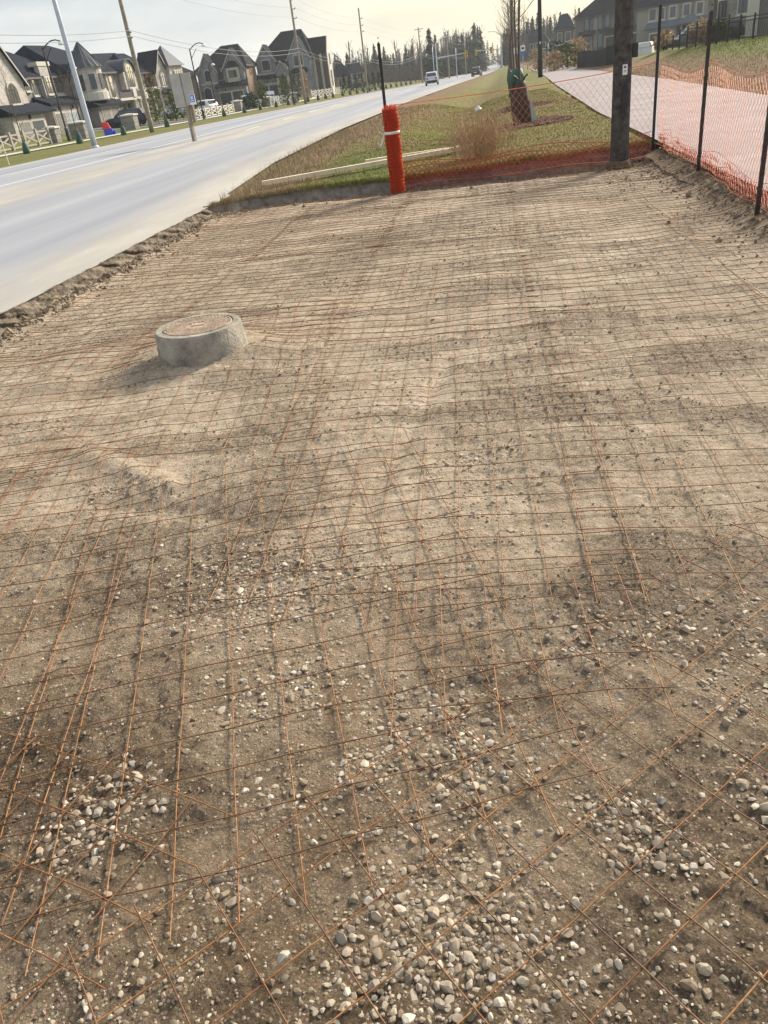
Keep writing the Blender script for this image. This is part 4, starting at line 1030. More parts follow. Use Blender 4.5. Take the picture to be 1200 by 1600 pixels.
def pillar(x, y, w, h, label):
    w *= .85; h *= .72
    t = thing('stone_pillar', label, 'pillar', (x, y, gnd(x, y)-.1), R(5), 'stone pillars in front of the houses')
    b = MB(); b.box(-w/2, w/2, -w/2, w/2, 0, h); b.build('shaft', M['stone_grey'], t)
    b = MB(); b.add([(-w/2-.1,-w/2-.1,h),(w/2+.1,-w/2-.1,h),(w/2+.1,w/2+.1,h),(-w/2-.1,w/2+.1,h),(-w/2-.1,-w/2-.1,h+.1),(w/2+.1,-w/2-.1,h+.1),(w/2+.1,w/2+.1,h+.1),(-w/2-.1,w/2+.1,h+.1),(0,0,h+.22)],
      [(0,3,2,1),(0,1,5,4),(1,2,6,5),(2,3,7,6),(3,0,4,7),(4,5,8),(5,6,8),(6,7,8),(7,4,8)]); b.build('cap', M['trim'], t)
cross_fence((-33.5, 50.4), (-33.5, 61.2), 6, 1.35, M['fence_pale'], 'pale cross rail fence at the left edge in front of the garage house')
pillar(-33.6, 62.0, 1.0, 1.55, 'grey stone pillar where the pale fence ends'); pillar(-33.6, 66.6, 1.5, 1.7, 'wide stone pillar behind the galvanised light pole'); pillar(-33.4, 76.4, 1.5, 1.75, 'wide stone pillar beside the dark blue car')
cross_fence((-31.6, 88.8), (-31.3, 103.2), 7, 1.25, M['fence_white'], 'white cross rail fence before the house with arched porch'); pillar(-31.3, 105.2, 1.3, 1.7, 'stone pillar at the right end of the white fence'); pillar(-29.9, 114.6, 1.3, 1.7, 'stone pillar right of the two round shrubs')
cross_fence((-29.5, 117), (-28.6, 123.4), 4, 1.35, M['fence_white'], 'white cross rail fence before the white pickup'); pillar(-28.5, 125.0, 1.2, 1.9, 'stone pillar before the corner house porch')
cross_fence((-30, 146), (-28, 166), 9, 1.5, M['fence_white'], 'white cross rail fence running beyond the corner house')

def bush(name, x, y, w, h, m_, label, group=None, n=420, cone=.0, leaf=.12, seed=1):
    r = np.random.default_rng(seed); t = thing(name, label, 'shrub', (x, y, gnd(x, y)), 0, group)
    a = r.uniform(0, 6.28, n); f = r.random(n)**.6; z = h*(.06+.94*r.random(n)); rad = w/2*(1-cone*z/h)*np.sqrt(np.clip(1-((z/h-.42)/.62)**2, .05, 1))*f*(1+.25*r.normal(size=n))
    cx, cy = rad*np.cos(a), rad*np.sin(a); V = []
    for k in range(3):
        V.append(np.stack([cx+r.normal(0, leaf, n), cy+r.normal(0, leaf, n), z+r.normal(0, leaf, n)], -1))
    V = np.stack(V, 1).reshape(-1, 3); V[:,2] = np.clip(V[:,2], 0, None)
    link('foliage', npmesh('foliage', V, np.arange(3*n).reshape(-1, 3), M[m_], False), t)
    b = MB(); b.tube([(0,0,-.05),(0,0,h*.6)], .04, 5); b.build('stem', M['bark'], t); return t
for k, (rt, X, w, h, m_, l) in enumerate([(-.400, -34, 2.2, 4.3, 'shrub_green', 'yellowish green tall bush left of the wooden utility pole'), (-.377, -33.5, 1.5, 3.0, 'shrub_green', 'small yellowish bush just right of the wooden utility pole'),
    (-.358, -34, 2.6, 4.2, 'shrub_green', 'broad yellowish green bush left of the grey sign board'), (-.279, -30.6, 1.9, 1.9, 'shrub_dark', 'dark green round shrub beside the stone pillar'), (-.287, -30.9, 1.3, 1.4, 'shrub_dark', 'smaller dark green round shrub next to the larger one'),
    (-.265, -29.5, 1.5, 3.2, 'shrub_green', 'yellowish columnar shrub before the white pickup'), (-.237, -28.6, 1.6, 3.6, 'shrub_green', 'yellowish columnar shrub right of the stone pillar with porch behind'), (-.225, -28.2, 1.7, 3.4, 'shrub_green', 'yellowish columnar shrub left of the grey utility pole'), (-.212, -28, 1.7, 4.2, 'weed', 'brownish columnar shrub right of the grey utility pole')]):
    bush('shrub', X, X/rt, w, h, m_, l, 'shrubs before the houses', seed=k+3)
for k in range(7): bush('evergreen_shrub', -27.5+.75*k, 166+3.2*k, 1.9, 3.1, 'needle', ORD[k] + ' dark conical evergreen from the left before the small pale house', 'row of dark evergreens', n=300, cone=.85, seed=30+k)
t = thing('toy_bin', 'small red and blue plastic toy on the lawn by the stone pillar', 'toy', (-31.0, 66.2, gnd(-31, 66.2)), R(20))
b = MB(); b.prism([(-.35,.5),(.3,.5),(.12,.95),(-.38,1.05)], -.25, .25); b.build('top', M['red_toy'], t); b = MB(); b.box(-.3, .38, -.28, .28, 0, .5); b.build('body', M['blue_toy'], t)
b = MB(); b.lathe([(.16,0),(.16,.3)], 8, (.5, 0)); b.build('bucket', M['blue_toy'], t)

# ------------------------------------------------------------------ vehicles
def carpaint(name, c): return mat(name, c, .28, metal=.25, spec=.6)
CP = {k: carpaint(k+'_car_paint', v) for k, v in dict(silver=(.50,.52,.56), dark=(.028,.03,.036), navy=(.02,.028,.055), white=(.74,.75,.77), red=(.2,.03,.03)).items()}
def loft(name, secs, m_, parent):
    """secs: list of (y, [(half_x, z), ...]) mirrored to a closed ring"""
    V, n = [], None
    for y, pr in secs:
        ring = [(x, y, z) for x, z in pr] + [(-x, y, z) for x, z in reversed(pr)]; n = len(ring); V += ring
    F = []
    for i in range(len(secs)-1):
        for j in range(n): F.append((i*n+j, i*n+(j+1) % n, (i+1)*n+(j+1) % n, (i+1)*n+j))
    b = MB(); b.v = V; b.f = F + [tuple(range(n))[::-1], tuple((len(secs)-1)*n+j for j in range(n))]
    return bevel(b.build(name, m_, parent, True), .03, 2)
def suv(x, y, rz, paint, label, group, z=None, pickup=False):
    """front points to local +y"""
    t = thing('parked_car' if 'park' in group else 'car', label, 'car', (x, y, gnd(x, y) if z is None else z), rz, group)
    body = lambda y, w, zb, zt: (y, [(w*.86, zb), (w, zb+.12), (w*1.0, (zb+zt)/2), (w*.95, zt)])
    loft('body', [body(-2.25, .78, .42, .95), body(-2.15, .88, .32, 1.0), body(-1.2, .92, .25, 1.02), body(.9, .92, .25, 1.0), body(1.7, .88, .28, .93), body(2.2, .74, .38, .78)], CP[paint], t)
    if pickup:
        cab = [(-.55, [(.84, .98), (.70, 1.75)]), (.3, [(.84, .98), (.72, 1.78)]), (1.25, [(.80, .96), (.60, 1.02)])]
    else:
        cab = [(-2.12, [(.80, .98), (.74, 1.06)]), (-1.75, [(.84, .98), (.68, 1.58)]), (-.2, [(.84, .98), (.72, 1.66)]), (.35, [(.84, .98), (.70, 1.60)]), (1.2, [(.80, .96), (.60, 1.02)])]
    cb = loft('cabin', cab, CP[paint], t)
    b = MB()
    if pickup: b.add([(-.62,-.57,1.12),(.62,-.57,1.12),(.56,-.565,1.62),(-.56,-.565,1.62)], [(0,1,2,3)])
    else: b.add([(-.66,-2.075,1.13),(.66,-2.075,1.13),(.60,-1.80,1.52),(-.60,-1.80,1.52)], [(0,1,2,3)])
    b.build('rear_window', M['glass'], t)
    b = MB(); b.add([(-.66,1.14,1.06),(.66,1.14,1.06),(.62,.46,1.55),(-.62,.46,1.55)], [(0,1,2,3)]); b.build('windscreen', M['glass'], t)
    for s_ in (-1, 1):
        b = MB(); ys = (-.45, .9) if pickup else (-1.6, .8)
        b.add([(s_*.835, ys[0], 1.08), (s_*.835, ys[1], 1.06), (s_*.735, ys[1]-.55, 1.54), (s_*.72, ys[0]+.1, 1.54)], [(0,1,2,3)]); b.build('side_window', M['glass'], t)
        b = MB(); b.box(s_*.62-.12, s_*.62+.12, -2.275, -2.2, .78, .96); b.build('tail_lamp', M['tail'], t)
        b = MB(); b.box(s_*.60-.13, s_*.60+.13, 2.08, 2.16, .66, .78); b.build('headlight', M['lens'], t)
        b = MB(); b.box(s_*.92, s_*1.06, .72, .86, 1.02, 1.16); b.build('mirror', CP[paint], t)
        for wy in (-1.38, 1.38):
            w = MB(); w.lathe([(.20,-.11),(.33,-.11),(.345,-.06),(.345,.06),(.33,.11),(.20,.11)], 16); wo = w.build('wheel', M['rubber'], t, True, (s_*.82, wy, .345), (0, R(90), 0))
            w = MB(); w.lathe([(.06,-.115*s_),(.20,-.118*s_),(.20,-.09*s_)], 12); w.build('rim', M['rim'], wo)
    b = MB(); b.box(-.74, .74, -2.30, -2.24, .36, .62); b.build('rear_bumper', M['tpost'], t)
    b = MB(); b.box(-.24, .24, -2.31, -2.302, .66, .78); b.build('number_plate', M['white'], t)
    return t
suv(-7.7, 122.5, R(3), 'silver', 'silver grey hatchback driving away on the road', 'cars driving on the road', z=float(zr(122.)))
suv(-2.0, 178., R(-6), 'dark', 'small dark car far ahead on the road', 'cars driving on the road', z=float(zr(178.)))
suv(-38., 86.5, R(95), 'navy', 'dark blue car parked before the double garage by the stone pillar', 'parked cars')
suv(-38, 102., R(100), 'silver', 'silver car parked behind the wooden utility pole', 'parked cars')
suv(-35, 102.5, R(60), 'white', 'white car parked half hidden behind a yellowish bush', 'parked cars')
suv(-33.5, 117.5, R(20), 'silver', 'silver car parked half hidden by the round shrubs', 'parked cars')
suv(-33.5, 131., R(120), 'white', 'white pickup parked behind the white cross rail fence', 'parked cars', pickup=True)
suv(19.3, 87.5, R(75), 'silver', 'silver car parked behind the black fence, left of the dark pickup', 'parked cars', z=.62)
suv(21.2, 85., R(75), 'dark', 'dark vehicle parked behind the black metal fence on the hill', 'parked cars', z=.72)
t = thing('cargo_trailer', 'white enclosed trailer standing behind the grassy rise beside the concrete pole', 'trailer', (11.9, 71.2, .30), R(-14))
b = MB(); b.prism([(-1.05,.28),(1.05,.28),(1.05,.80),(.92,1.22),(-.92,1.22),(-1.05,.80)], -1.4, 1.4); o = b.build('body', M['white'], t); bevel(o, .06, 2)
b = MB(); b.box(-1.075, -1.052, -1.2, 1.2, .36, 1.05); b.build('door', M['tpost'], t); b = MB(); b.box(-1.0, 1.0, -1.43, -1.402, .86, .90); b.build('trim_strip', M['steel'], t)
for s_ in (-1, 1):
    w = MB(); w.lathe([(.1,-.1),(.3,-.1),(.3,.1),(.1,.1)], 12); w.build('wheel', M['rubber'], t, True, (s_*.9, 0, .3), (0, R(90), 0))

# ------------------------------------------------------------------ right side: hill fence, silt fence, signs
FP = [(1235,25.6,12.75,40.8,2.36),(1180,22,12.,42.1,2.05),(1158,24,11.7,43.2,2.08),(1140,25,11.5,44.4,2.14),(1123,27,11.32,45.7,2.17),(1107,33,11.18,47.1,2.08),(1090,36,11.0,48.6,2.07),(1075,43,10.94,50.4,1.95),(1063,48,10.93,52.3,1.86),(1052,57,10.94,54.1,1.63),(1042,63,11.06,56.5,1.47),(0,0,11.2,59.2,1.35)]
t = thing('metal_fence', 'black metal fence with rails running along the top of the grassy rise', 'fence', (12., 42.1, gnd(12, 42.1)))
o0 = Vector(t.location)
for (_, _, x, y, zt_) in FP:
    zb_ = gnd(x, y)-.1; b = MB(); b.box(-.035, .035, -.035, .035, zb_-o0.z, zt_+.06-o0.z); b.build('post', M['black'], t, loc=(x-o0.x, y-o0.y, 0))
for i in range(len(FP)-1):
    (_, _, x0, y0, z0), (_, _, x1, y1, z1) = FP[i], FP[i+1]; zz = min(z0, z1)-.05; bb = max(gnd(x0, y0), gnd(x1, y1))+.10
    for z_ in (zz, zz-.14, bb):
        b = MB(); b.tube([(x0-o0.x, y0-o0.y, z_-o0.z), (x1-o0.x, y1-o0.y, z_-o0.z)], .022, 4); b.build('rail', M['black'], t)
    b = MB(); L = math.hypot(x1-x0, y1-y0); np_ = max(3, int(L/.11))
    for k in range(1, np_):
        f = k/np_; b.box(x0+(x1-x0)*f-o0.x-.008, x0+(x1-x0)*f-o0.x+.008, y0+(y1-y0)*f-o0.y-.008, y0+(y1-y0)*f-o0.y+.008, bb-o0.z, zz-.14-o0.z)
    tag(b.build('picket', M['black'], t), kind='stuff')
# black silt fence
t = thing('silt_fence', 'black fabric silt fence at the foot of the grassy rise beyond the path', 'silt fence', (8.2, 79.5, 0))
P = np.array([(8.15, 80.5), (8.35, 77), (8.6, 72), (8.9, 67), (9.6, 63.)]); s = np.linspace(0, 4, 41); X = np.interp(s, range(5), P[:,0]); Y = np.interp(s, range(5), P[:,1])
V = []
for side in (0, .03):
    for f in np.linspace(0, 1, 7):
        V.append(np.stack([X+side+.10*(fbm(s*3, s*0+f*2, 3)-.5)-8.2, Y-79.5+.06*(fbm(s*3+9, s*0+f*2, 3)-.5), ground(X, Y)-.05 + f*(1.22+.06*np.sin(s*2.2))], -1))
V = np.array(V); F = np.concatenate([grid_faces(7, 41), grid_faces(7, 41)[:, ::-1]+7*41]); link('fabric', npmesh('fabric', V.reshape(-1, 3), F, M['silt'], True), t)
for k in range(5):
    b = MB(); x, y = P[k]; b.box(-.02, .02, -.02, .02, -.1, 1.32); b.build('stake', M['wood_dark'], t, loc=(x-8.2-.05, y-79.5, gnd(x, y)))
for k, (x, y, w, h, m_, l) in enumerate([(6.3, 84, 2.6, 1.6, 'weed', 'brown weedy bush at the left beyond the path'), (7.6, 84.5, 2.8, 2.0, 'shrub_green', 'green weedy bush left of the black silt fence'), (8.9, 88, 2.6, 2.2, 'weed', 'tall brownish weeds behind the silt fence end'), (7.2, 92, 3.2, 2.4, 'shrub_dark', 'dark green bush farther behind the weeds'), (5.4, 95, 2.4, 2.0, 'weed', 'brown weeds behind the black street pole'), (11.2, 58.0, 1.3, 1.0, 'weed', 'small dry bush at the low end of the black fence'), (12.0, 51.5, 1.6, 1.1, 'weed', 'dry bush behind the black fence'), (12.1, 48.6, 1.0, .9, 'shrub_green', 'small yellow green bush behind the black fence')]):
    bush('bush', x, y, w, h, m_, l, 'bushes on the right side', n=520, leaf=.10, seed=50+k)
t = pole('light_pole', 3.98, 66.5, 9.5, .175, .10, M['black'], 'slim black street light pole at the left edge of the path', 'light pole')
b = MB(); b.box(-.05, .05, -.185, -.17, 2.25, 2.4); b.build('label_plate', M['white'], t)
pole('wooden_pole', 2.2, 73, 10.5, .15, .11, M['wood'], 'grey wooden pole standing in the tree row right of the road', 'utility pole')
pole('wooden_pole', 3.0, 100, 10.0, .13, .10, M['wood'], 'farther thin wooden pole behind the tree row', 'utility pole')
for k, (x, y, z, m2, l) in enumerate([(1.85, 56, 1.85, None, 'small white sign on a post left of the first tree trunk'), (2.35, 57.5, 1.95, 'blue', 'white sign with a blue panel under it among the tree trunks')]):
    t = thing('street_sign', l, 'sign', (x, y, gnd(x, y))); b = MB(); b.box(-.03, .03, -.03, .03, 0, z+.25); b.build('post', M['steel'], t)
    b = MB(); b.box(-.15, .15, -.05, -.035, z-.16, z+.16); pl_ = b.build('panel', M['white'], t)
    if m2:
        b = MB(); b.box(-.11, .11, -.05, -.035, z-.42, z-.19); b.build('panel', M['blue'], t); b = MB(); b.box(-.08, .08, -.054, -.051, z-.06, z+.06); b.build('print', M['tpost'], pl_)
# traffic lights and far lamps
def signal_mast(x, y, h, L, n, label, side=-1, lamp_arm=True):
    t = thing('traffic_light', label, 'traffic light', (x, y, gnd(x, y)), 0, 'traffic light masts at the crossing')
    b = MB(); b.lathe([(.16, 0), (.11, h+2.6)], 8); b.build('mast', M['steel'], t)
    b = MB(); b.tube([(0, 0, h), (side*L, 0, h+.25)], .09, 6); b.tube([(0, 0, h+2.5), (side*1.2, 0, h+3.3), (side*2.8, 0, h+3.4)], .06, 6); b.build('arm', M['steel'], t)
    for k in range(n):
        xx = side*(L-.2-k*3.2); b = MB(); b.box(xx-.24, xx+.24, -.2, .2, h-.55, h+.62); hd = b.build('signal_head', M['yellow'], t)
        b = MB()
        for q in range(3): b.lathe([(.13, -.01), (.13, .02)], 8)
        b = MB()
        for q in range(3): b.box(xx-.12, xx+.12, -.235, -.205, h-.45+q*.36, h-.2+q*.36)
        b.build('signal_lens', M['tpost'], hd)
signal_mast(3.3, 190, 3.6, 5.6, 2, 'traffic light mast with yellow heads at the right side of the crossing')
signal_mast(-9.6, 172, 4.0, 6.0, 1, 'traffic light mast with long arm at the left side of the crossing', 1)
for k, (x, y, h) in enumerate([(-11.2, 188, 6.5), (-6.9, 205, 6.), (4.7, 172, 6.4), (5.3, 150, 5.2)]):
    pole('light_pole', x, y, h, .1, .07, M['steel'], ['slim pale pole left of the crossing', 'slim pale pole beyond the crossing on the left', 'slim pale pole right of the crossing', 'thin pale pole behind the tree row'][k], 'light pole', 'pale poles near the crossing')
# ------------------------------------------------------------------ houses
class House:
    """local x runs along the facade, y goes back from it, z up"""
    def __init__(s, name, label, x, y, z, yaw, group):
        s.t = thing(name, label, 'house', (x, y, z), R(yaw), group)
    def wall(s, u0, u1, y0, y1, z0, z1, m_, name='wall'):
        return MB().box(u0, u1, y0, y1, z0, z1).build(name, M[m_], s.t)
    def hip(s, u0, u1, y0, y1, ze, zr_, ra, rb, m_='roof', ov=.45, ym=None, name='roof', fas=True):
        ym = (y0+y1)/2 if ym is None else ym; a, b_, c, d = u0-ov, u1+ov, y0-ov, y1+ov
        b = MB(); b.add([(a,c,ze),(b_,c,ze),(b_,d,ze),(a,d,ze),(ra,ym,zr_),(rb,ym,zr_)], [(0,3,2,1),(0,1,5,4),(1,2,5),(2,3,4,5),(3,0,4)])
        o = b.build(name, M[m_], s.t)
        if fas: MB().box(a+.03, b_-.03, c+.03, d-.03, ze-.22, ze-.01).build('fascia', M['fascia'], o)
        return o
    def gable(s, u0, u1, y0, y1, zb, ze, za, m_, roof='roof', ov=.35, trim='trim', name='gable'):
        um = (u0+u1)/2
        o = MB().prism([(u0,zb),(u1,zb),(u1,ze),(um,za),(u0,ze)], y0, y1).build(name, M[m_], s.t)
        k = (za-ze)/(um-u0); b = MB(); t_ = .16
        for sg in (-1, 1):
            e = um+sg*((u1-u0)/2+ov); zz = ze-k*ov
            P = [(e, zz), (um, za), (um, za+t_*1.5), (e, zz+t_*1.5)]
            b.prism(P, y0-.3, y1+2.6)
        r_ = b.build('roof', M[roof], o)
        if trim:
            b = MB()
            for sg in (-1, 1):
                e = um+sg*((u1-u0)/2+ov); zz = ze-k*ov
                b.prism([(e, zz-.10), (um, za-.12), (um, za+.10), (e, zz+.12)], y0-.36, y0-.303)
            b.build('barge_board', M[trim], r_)
        return o
    def lean(s, u0, u1, y0, y1, z0, z1, m_='roof', name='roof'):
        """shed roof falling forward from (y1, z1) to (y0, z0)"""
        b = MB(); b.add([(u0-.3,y0,z0),(u1+.3,y0,z0),(u1,y1,z1),(u0,y1,z1),(u0-.3,y0,z0-.2),(u1+.3,y0,z0-.2),(u1,y1,z0-.2),(u0,y1,z0-.2)], [(0,1,2,3),(4,7,6,5),(0,4,5,1),(1,5,6,2),(3,7,4,0),(2,6,7,3)]); return b.build(name, M[m_], s.t)
    def win(s, u0, u1, z0, z1, y, n=2, trim='trim', arch=False, glass=None, bars=1, tw=.13, frame='trim_dark'):
        w = u1-u0; um = (u0+u1)/2; nseg = 10
        def outline(g, zb):
            if not arch: return [(u0-g, zb), (u1+g, zb), (u1+g, z1+g), (u0-g, z1+g)]
            r_ = w/2+g; zc = z1-w/2
            return [(u0-g, zb), (u1+g, zb)] + [(um+r_*math.cos(math.pi*i/nseg), zc+r_*math.sin(math.pi*i/nseg)) for i in range(nseg+1)]
        o = MB().prism(outline(tw, z0-tw), y-.10, y+.05).build('window', M[trim], s.t)
        MB().prism(outline(0, z0), y-.125, y-.103).build('pane', M[glass or GLS[0]], o)
        b = MB()
        for i in range(1, n): b.box(u0+w*i/n-.035, u0+w*i/n+.035, y-.155, y-.128, z0, z1-(.0 if not arch else w*.12))
        if bars: b.box(u0, u1, y-.16, y-.13, z0+(z1-z0)*.68-.03, z0+(z1-z0)*.68+.03)
        b.box(u0-.001, u0+.05, y-.15, y-.128, z0, z1-(w/2 if arch else 0)); b.box(u1-.05, u1+.001, y-.15, y-.128, z0, z1-(w/2 if arch else 0)); b.box(u0, u1, y-.15, y-.129, z0, z0+.05)
        b.build('frame', M[frame], o)
        MB().box(u0-tw-.1, u1+tw+.1, y-.20, y+.02, z0-tw-.13, z0-tw-.002).build('sill', M[trim], o)
        return o
    def garage(s, u0, u1, z1, y, m_='garage', trim='trim'):
        o = MB().box(u0-.16, u1+.16, y-.05, y+.04, 0, z1+.18).build('garage_surround', M[trim], s.t)
        d = MB().box(u0, u1, y-.075, y-.052, 0, z1).build('garage_door', M[m_], o)
        b = MB(); n = 4
        for i in range(n):
            z_ = z1*i/n
            for k in range(4):
                b.box(u0+(u1-u0)*(k+.1)/4, u0+(u1-u0)*(k+.9)/4, y-.09, y-.077, z_+.07, z_+z1/n-.05)
        b.build('door_panel', M['glass' if m_ != 'garage_dark' else 'garage_dark'] if False else M[m_], d)
        return o
    def door(s, u0, u1, z1, y, arch=False, m_='trim_dark'):
        return s.win(u0, u1, .15, z1, y, 2, 'trim', arch, 'glass', 0, .16)
    def col(s, u, y, z0, z1, r=.17, m_='trim'):
        b = MB(); b.lathe([(r*1.4, z0), (r*1.4, z0+.2), (r, z0+.3), (r*.9, z1-.3), (r*1.35, z1-.2), (r*1.35, z1)], 10, (u, y)); return b.build('column', M[m_], s.t)
    def lampw(s, u, z, y): return MB().box(u-.10, u+.10, y-.2, y-.02, z, z+.32).build('wall_lamp', M['black'], s.t)
GLS = ['glass']
G_L = 'new stone houses across the road'
GLS[0] = 'glass_mirror'
# H0 at the left edge
h = House('stone_house', 'pale stone house with arched window, cut by the left picture edge', -45.8, 77.4, .35, 86, G_L)
h.wall(-6, 3.2, .2, 11, -.6, 5.3, 'brick_dark'); h.hip(-6, 4.2, .2, 11, 5.3, 8.2, -3, 1.2)
h.gable(-2.0, 3.0, -.6, .6, -.6, 5.0, 8.2, 'limestone'); h.win(.1, 1.5, 3.2, 4.9, -.62, 3, arch=True)
h.wall(-2.5, 2.9, -1.9, -.62, -.6, 2.3, 'limestone'); h.lean(-2.6, 4.2, -2.4, -.62, 2.3, 3.1); h.garage(-1.7, .1, 1.5, -1.91); h.garage(.5, 2.4, 1.5, -1.91, 'garage_dark'); h.lampw(.3, 1.75, -1.9)
# H1
h = House('stone_house', 'pale stone house with boxed parapet bay and two garage doors, left of the round tower', -46.9, 83.8, .40, 85, G_L)
h.wall(-.3, 9.3, 0, 11, -.6, 5.4, 'stone_grey'); h.wall(-.36, -.31, .1, 10.9, -.6, 5.35, 'brick_dark', 'side_wall'); h.hip(-.3, 9.3, 0, 11, 5.45, 8.6, 1.6, 5.8); h.hip(-.2, 3.6, -.3, 4, 5.42, 7.5, .6, 2.2, ov=.3)
h.wall(1.0, 6.3, -1.7, -.02, -.6, 2.75, 'limestone'); h.lean(.6, 6.6, -2.2, -.02, 2.8, 3.6); h.garage(1.35, 3.15, 1.85, -1.71); h.garage(3.6, 5.7, 1.85, -1.71, 'garage_pale'); h.lampw(2.3, 2.2, -1.7); h.lampw(4.9, 2.2, -1.7)
h.wall(2.55, 4.5, -.55, -.02, 2.8, 6.6, 'limestone', 'parapet_bay'); h.wall(2.35, 4.7, -.62, .5, 6.35, 6.75, 'trim', 'parapet_cap'); h.win(3.0, 3.9, 3.85, 5.3, -.57, 2)
h.win(5.3, 7.0, 3.85, 5.25, -.02, 4); h.win(1.25, 1.75, 3.85, 5.15, -.02, 1); h.win(.1, .6, 4.3, 5.1, -.02, 1); h.wall(5.0, 7.3, -.35, -.03, 3.0, 3.6, 'trim', 'window_box')
h.wall(6.5, 9.2, -1.2, -.02, 2.75, 3.05, 'trim', 'porch_slab'); h.col(6.7, -1.0, -.4, 2.75); h.col(8.9, -1.0, -.4, 2.75); h.door(7.2, 8.3, 2.3, -.02)
# H2
h = House('stone_house', 'grey stone house with a round tower under a conical metal roof and arched balcony bay', -44.6, 94.0, .40, 85, G_L)
h.wall(-3.6, 10.4, 0, 11, -.6, 5.45, 'stone_grey'); h.hip(-3.6, 10.4, 0, 11, 5.5, 8.8, -2.2, 2.6); h.hip(2.6, 10.4, -.05, 8, 5.47, 8.1, 4.4, 7.0, ov=.3, m_='roof')
b = MB(); b.lathe([(1.75, 2.6), (1.75, 5.7), (1.85, 5.75), (1.85, 5.9)], 20, (-.9, -.3)); tw_ = b.build('tower', M['limestone'], h.t, False)
b = MB(); b.lathe([(2.05, 5.9), (1.0, 7.1), (.02, 8.4)], 20, (-.9, -.3)); cn_ = b.build('conical_roof', M['roof_metal'], tw_)
b = MB()
for k in range(20):
    a = 2*math.pi*k/20; b.tube([(-.9+2.06*math.cos(a), -.3+2.06*math.sin(a), 5.92), (-.9+.05*math.cos(a), -.3+.05*math.sin(a), 8.42)], .035, 3)
tag(b.build('seam', M['roof_metal'], tw_), kind='stuff')
for k in range(5):
    a = math.pi*(1.5+(k-2)*.23); cx_, cy_ = -.9+1.76*math.cos(a), -.3+1.76*math.sin(a); o = MB().box(-.33, .33, -.03, .02, 3.75, 5.25).build('window', M['glass'], tw_); o.location = (cx_, cy_, 0); o.rotation_euler = (0, 0, a+math.pi/2)
b = MB(); b.lathe([(1.85, 2.6), (1.95, 2.7), (1.95, 3.45), (1.85, 3.5)], 20, (-.9, -.3)); b.build('tower_band', M['trim'], tw_)
h.wall(-2.6, 2.9, -1.6, -.02, -.6, 2.15, 'stone_grey'); h.lean(-2.8, 3.0, -2.1, -.02, 2.2, 2.95); h.garage(-1.75, -.15, 1.8, -1.61); h.garage(.3, 1.95, 1.8, -1.61); h.wall(-2.2, 2.4, -1.68, -1.62, 1.98, 2.12, 'trim', 'lintel')
h.win(4.0, 4.85, 2.9, 5.0, -.02, 1); h.wall(3.6, 3.9, -.1, -.02, 2.6, 5.3, 'trim', 'quoin')
o = MB().prism([(6.8, 3.5), (9.6, 3.5), (9.6, 5.3)] + [(8.2+1.4*math.cos(math.pi*i/12), 5.3+1.25*math.sin(math.pi*i/12)) for i in range(13)][1:-1] + [(6.8, 5.3)], -.7, -.02).build('arched_bay', M['limestone'], h.t)
b = MB(); pts = [(8.2+1.6*math.cos(math.pi*i/12), 5.35+1.42*math.sin(math.pi*i/12)) for i in range(13)]; b.prism(pts + [(8.2+1.42*math.cos(math.pi*i/12), 5.32+1.27*math.sin(math.pi*i/12)) for i in range(12, -1, -1)], -1.0, 1.6); b.build('arched_roof', M['roof_metal'], h.t)
h.win(7.5, 8.9, 3.75, 6.05, -.72, 3, arch=True); h.win(10.0, 10.35, 3.8, 5.5, -.02, 1)
h.wall(3.2, 10.2, -1.5, -.02, 2.35, 2.62, 'trim', 'balcony_slab'); h.wall(3.3, 6.4, -1.5, -1.42, 2.62, 3.2, 'trim_dark', 'balcony_rail'); h.wall(6.5, 7.3, -1.6, -1.3, 2.62, 3.5, 'trim', 'balcony_pier'); h.wall(7.4, 9.1, -1.5, -1.42, 2.62, 3.3, 'trim_dark', 'balcony_rail'); h.wall(9.2, 10.0, -1.6, -1.3, 2.62, 3.5, 'trim', 'balcony_pier')
for u in (6.7, 8.1, 9.6): h.col(u, -1.35, -.4, 2.35, .2)
h.door(7.0, 7.8, 2.1, -.02); h.win(8.6, 9.4, .7, 2.0, -.02, 1)
# H3
h = House('stone_house', 'limestone and red brick house with a square turret under a pyramid metal roof', -50.7, 126.2, .40, 76, G_L)
h.wall(-11, 8, 0, 11, -.6, 5.9, 'limestone'); h.hip(-11, 8, 0, 11, 6.0, 9.1, -6.5, 1.0); h.hip(-3.5, 2.5, -.2, 7, 5.97, 8.8, -2, .5, ov=.3)
h.wall(4.1, 7.7, -1.4, -.02, -.6, 6.5, 'limestone', 'turret'); b = MB(); b.add([(3.7,-1.8,6.5),(8.1,-1.8,6.5),(8.1,2.2,6.5),(3.7,2.2,6.5),(5.4,.1,9.4)], [(0,3,2,1),(0,1,4),(1,2,4),(2,3,4),(3,0,4)]); b.build('pyramid_roof', M['roof_metal'], h.t)
h.win(5.2, 6.9, 4.1, 5.8, -1.42, 3); h.win(5.3, 6.8, .8, 2.8, -1.42, 3); h.lean(4.3, 7.6, -2.2, -1.42, 2.95, 3.6, 'roof_metal')
h.gable(1.2, 4.2, -.8, 0, -.6, 5.9, 8.5, 'limestone', ov=.2); h.win(2.3, 3.2, 4.0, 5.7, -.82, 2, arch=True); h.lean(1.3, 4.2, -2., -.82, 3.0, 3.5); h.garage(1.6, 3.9, 1.9, -.82)
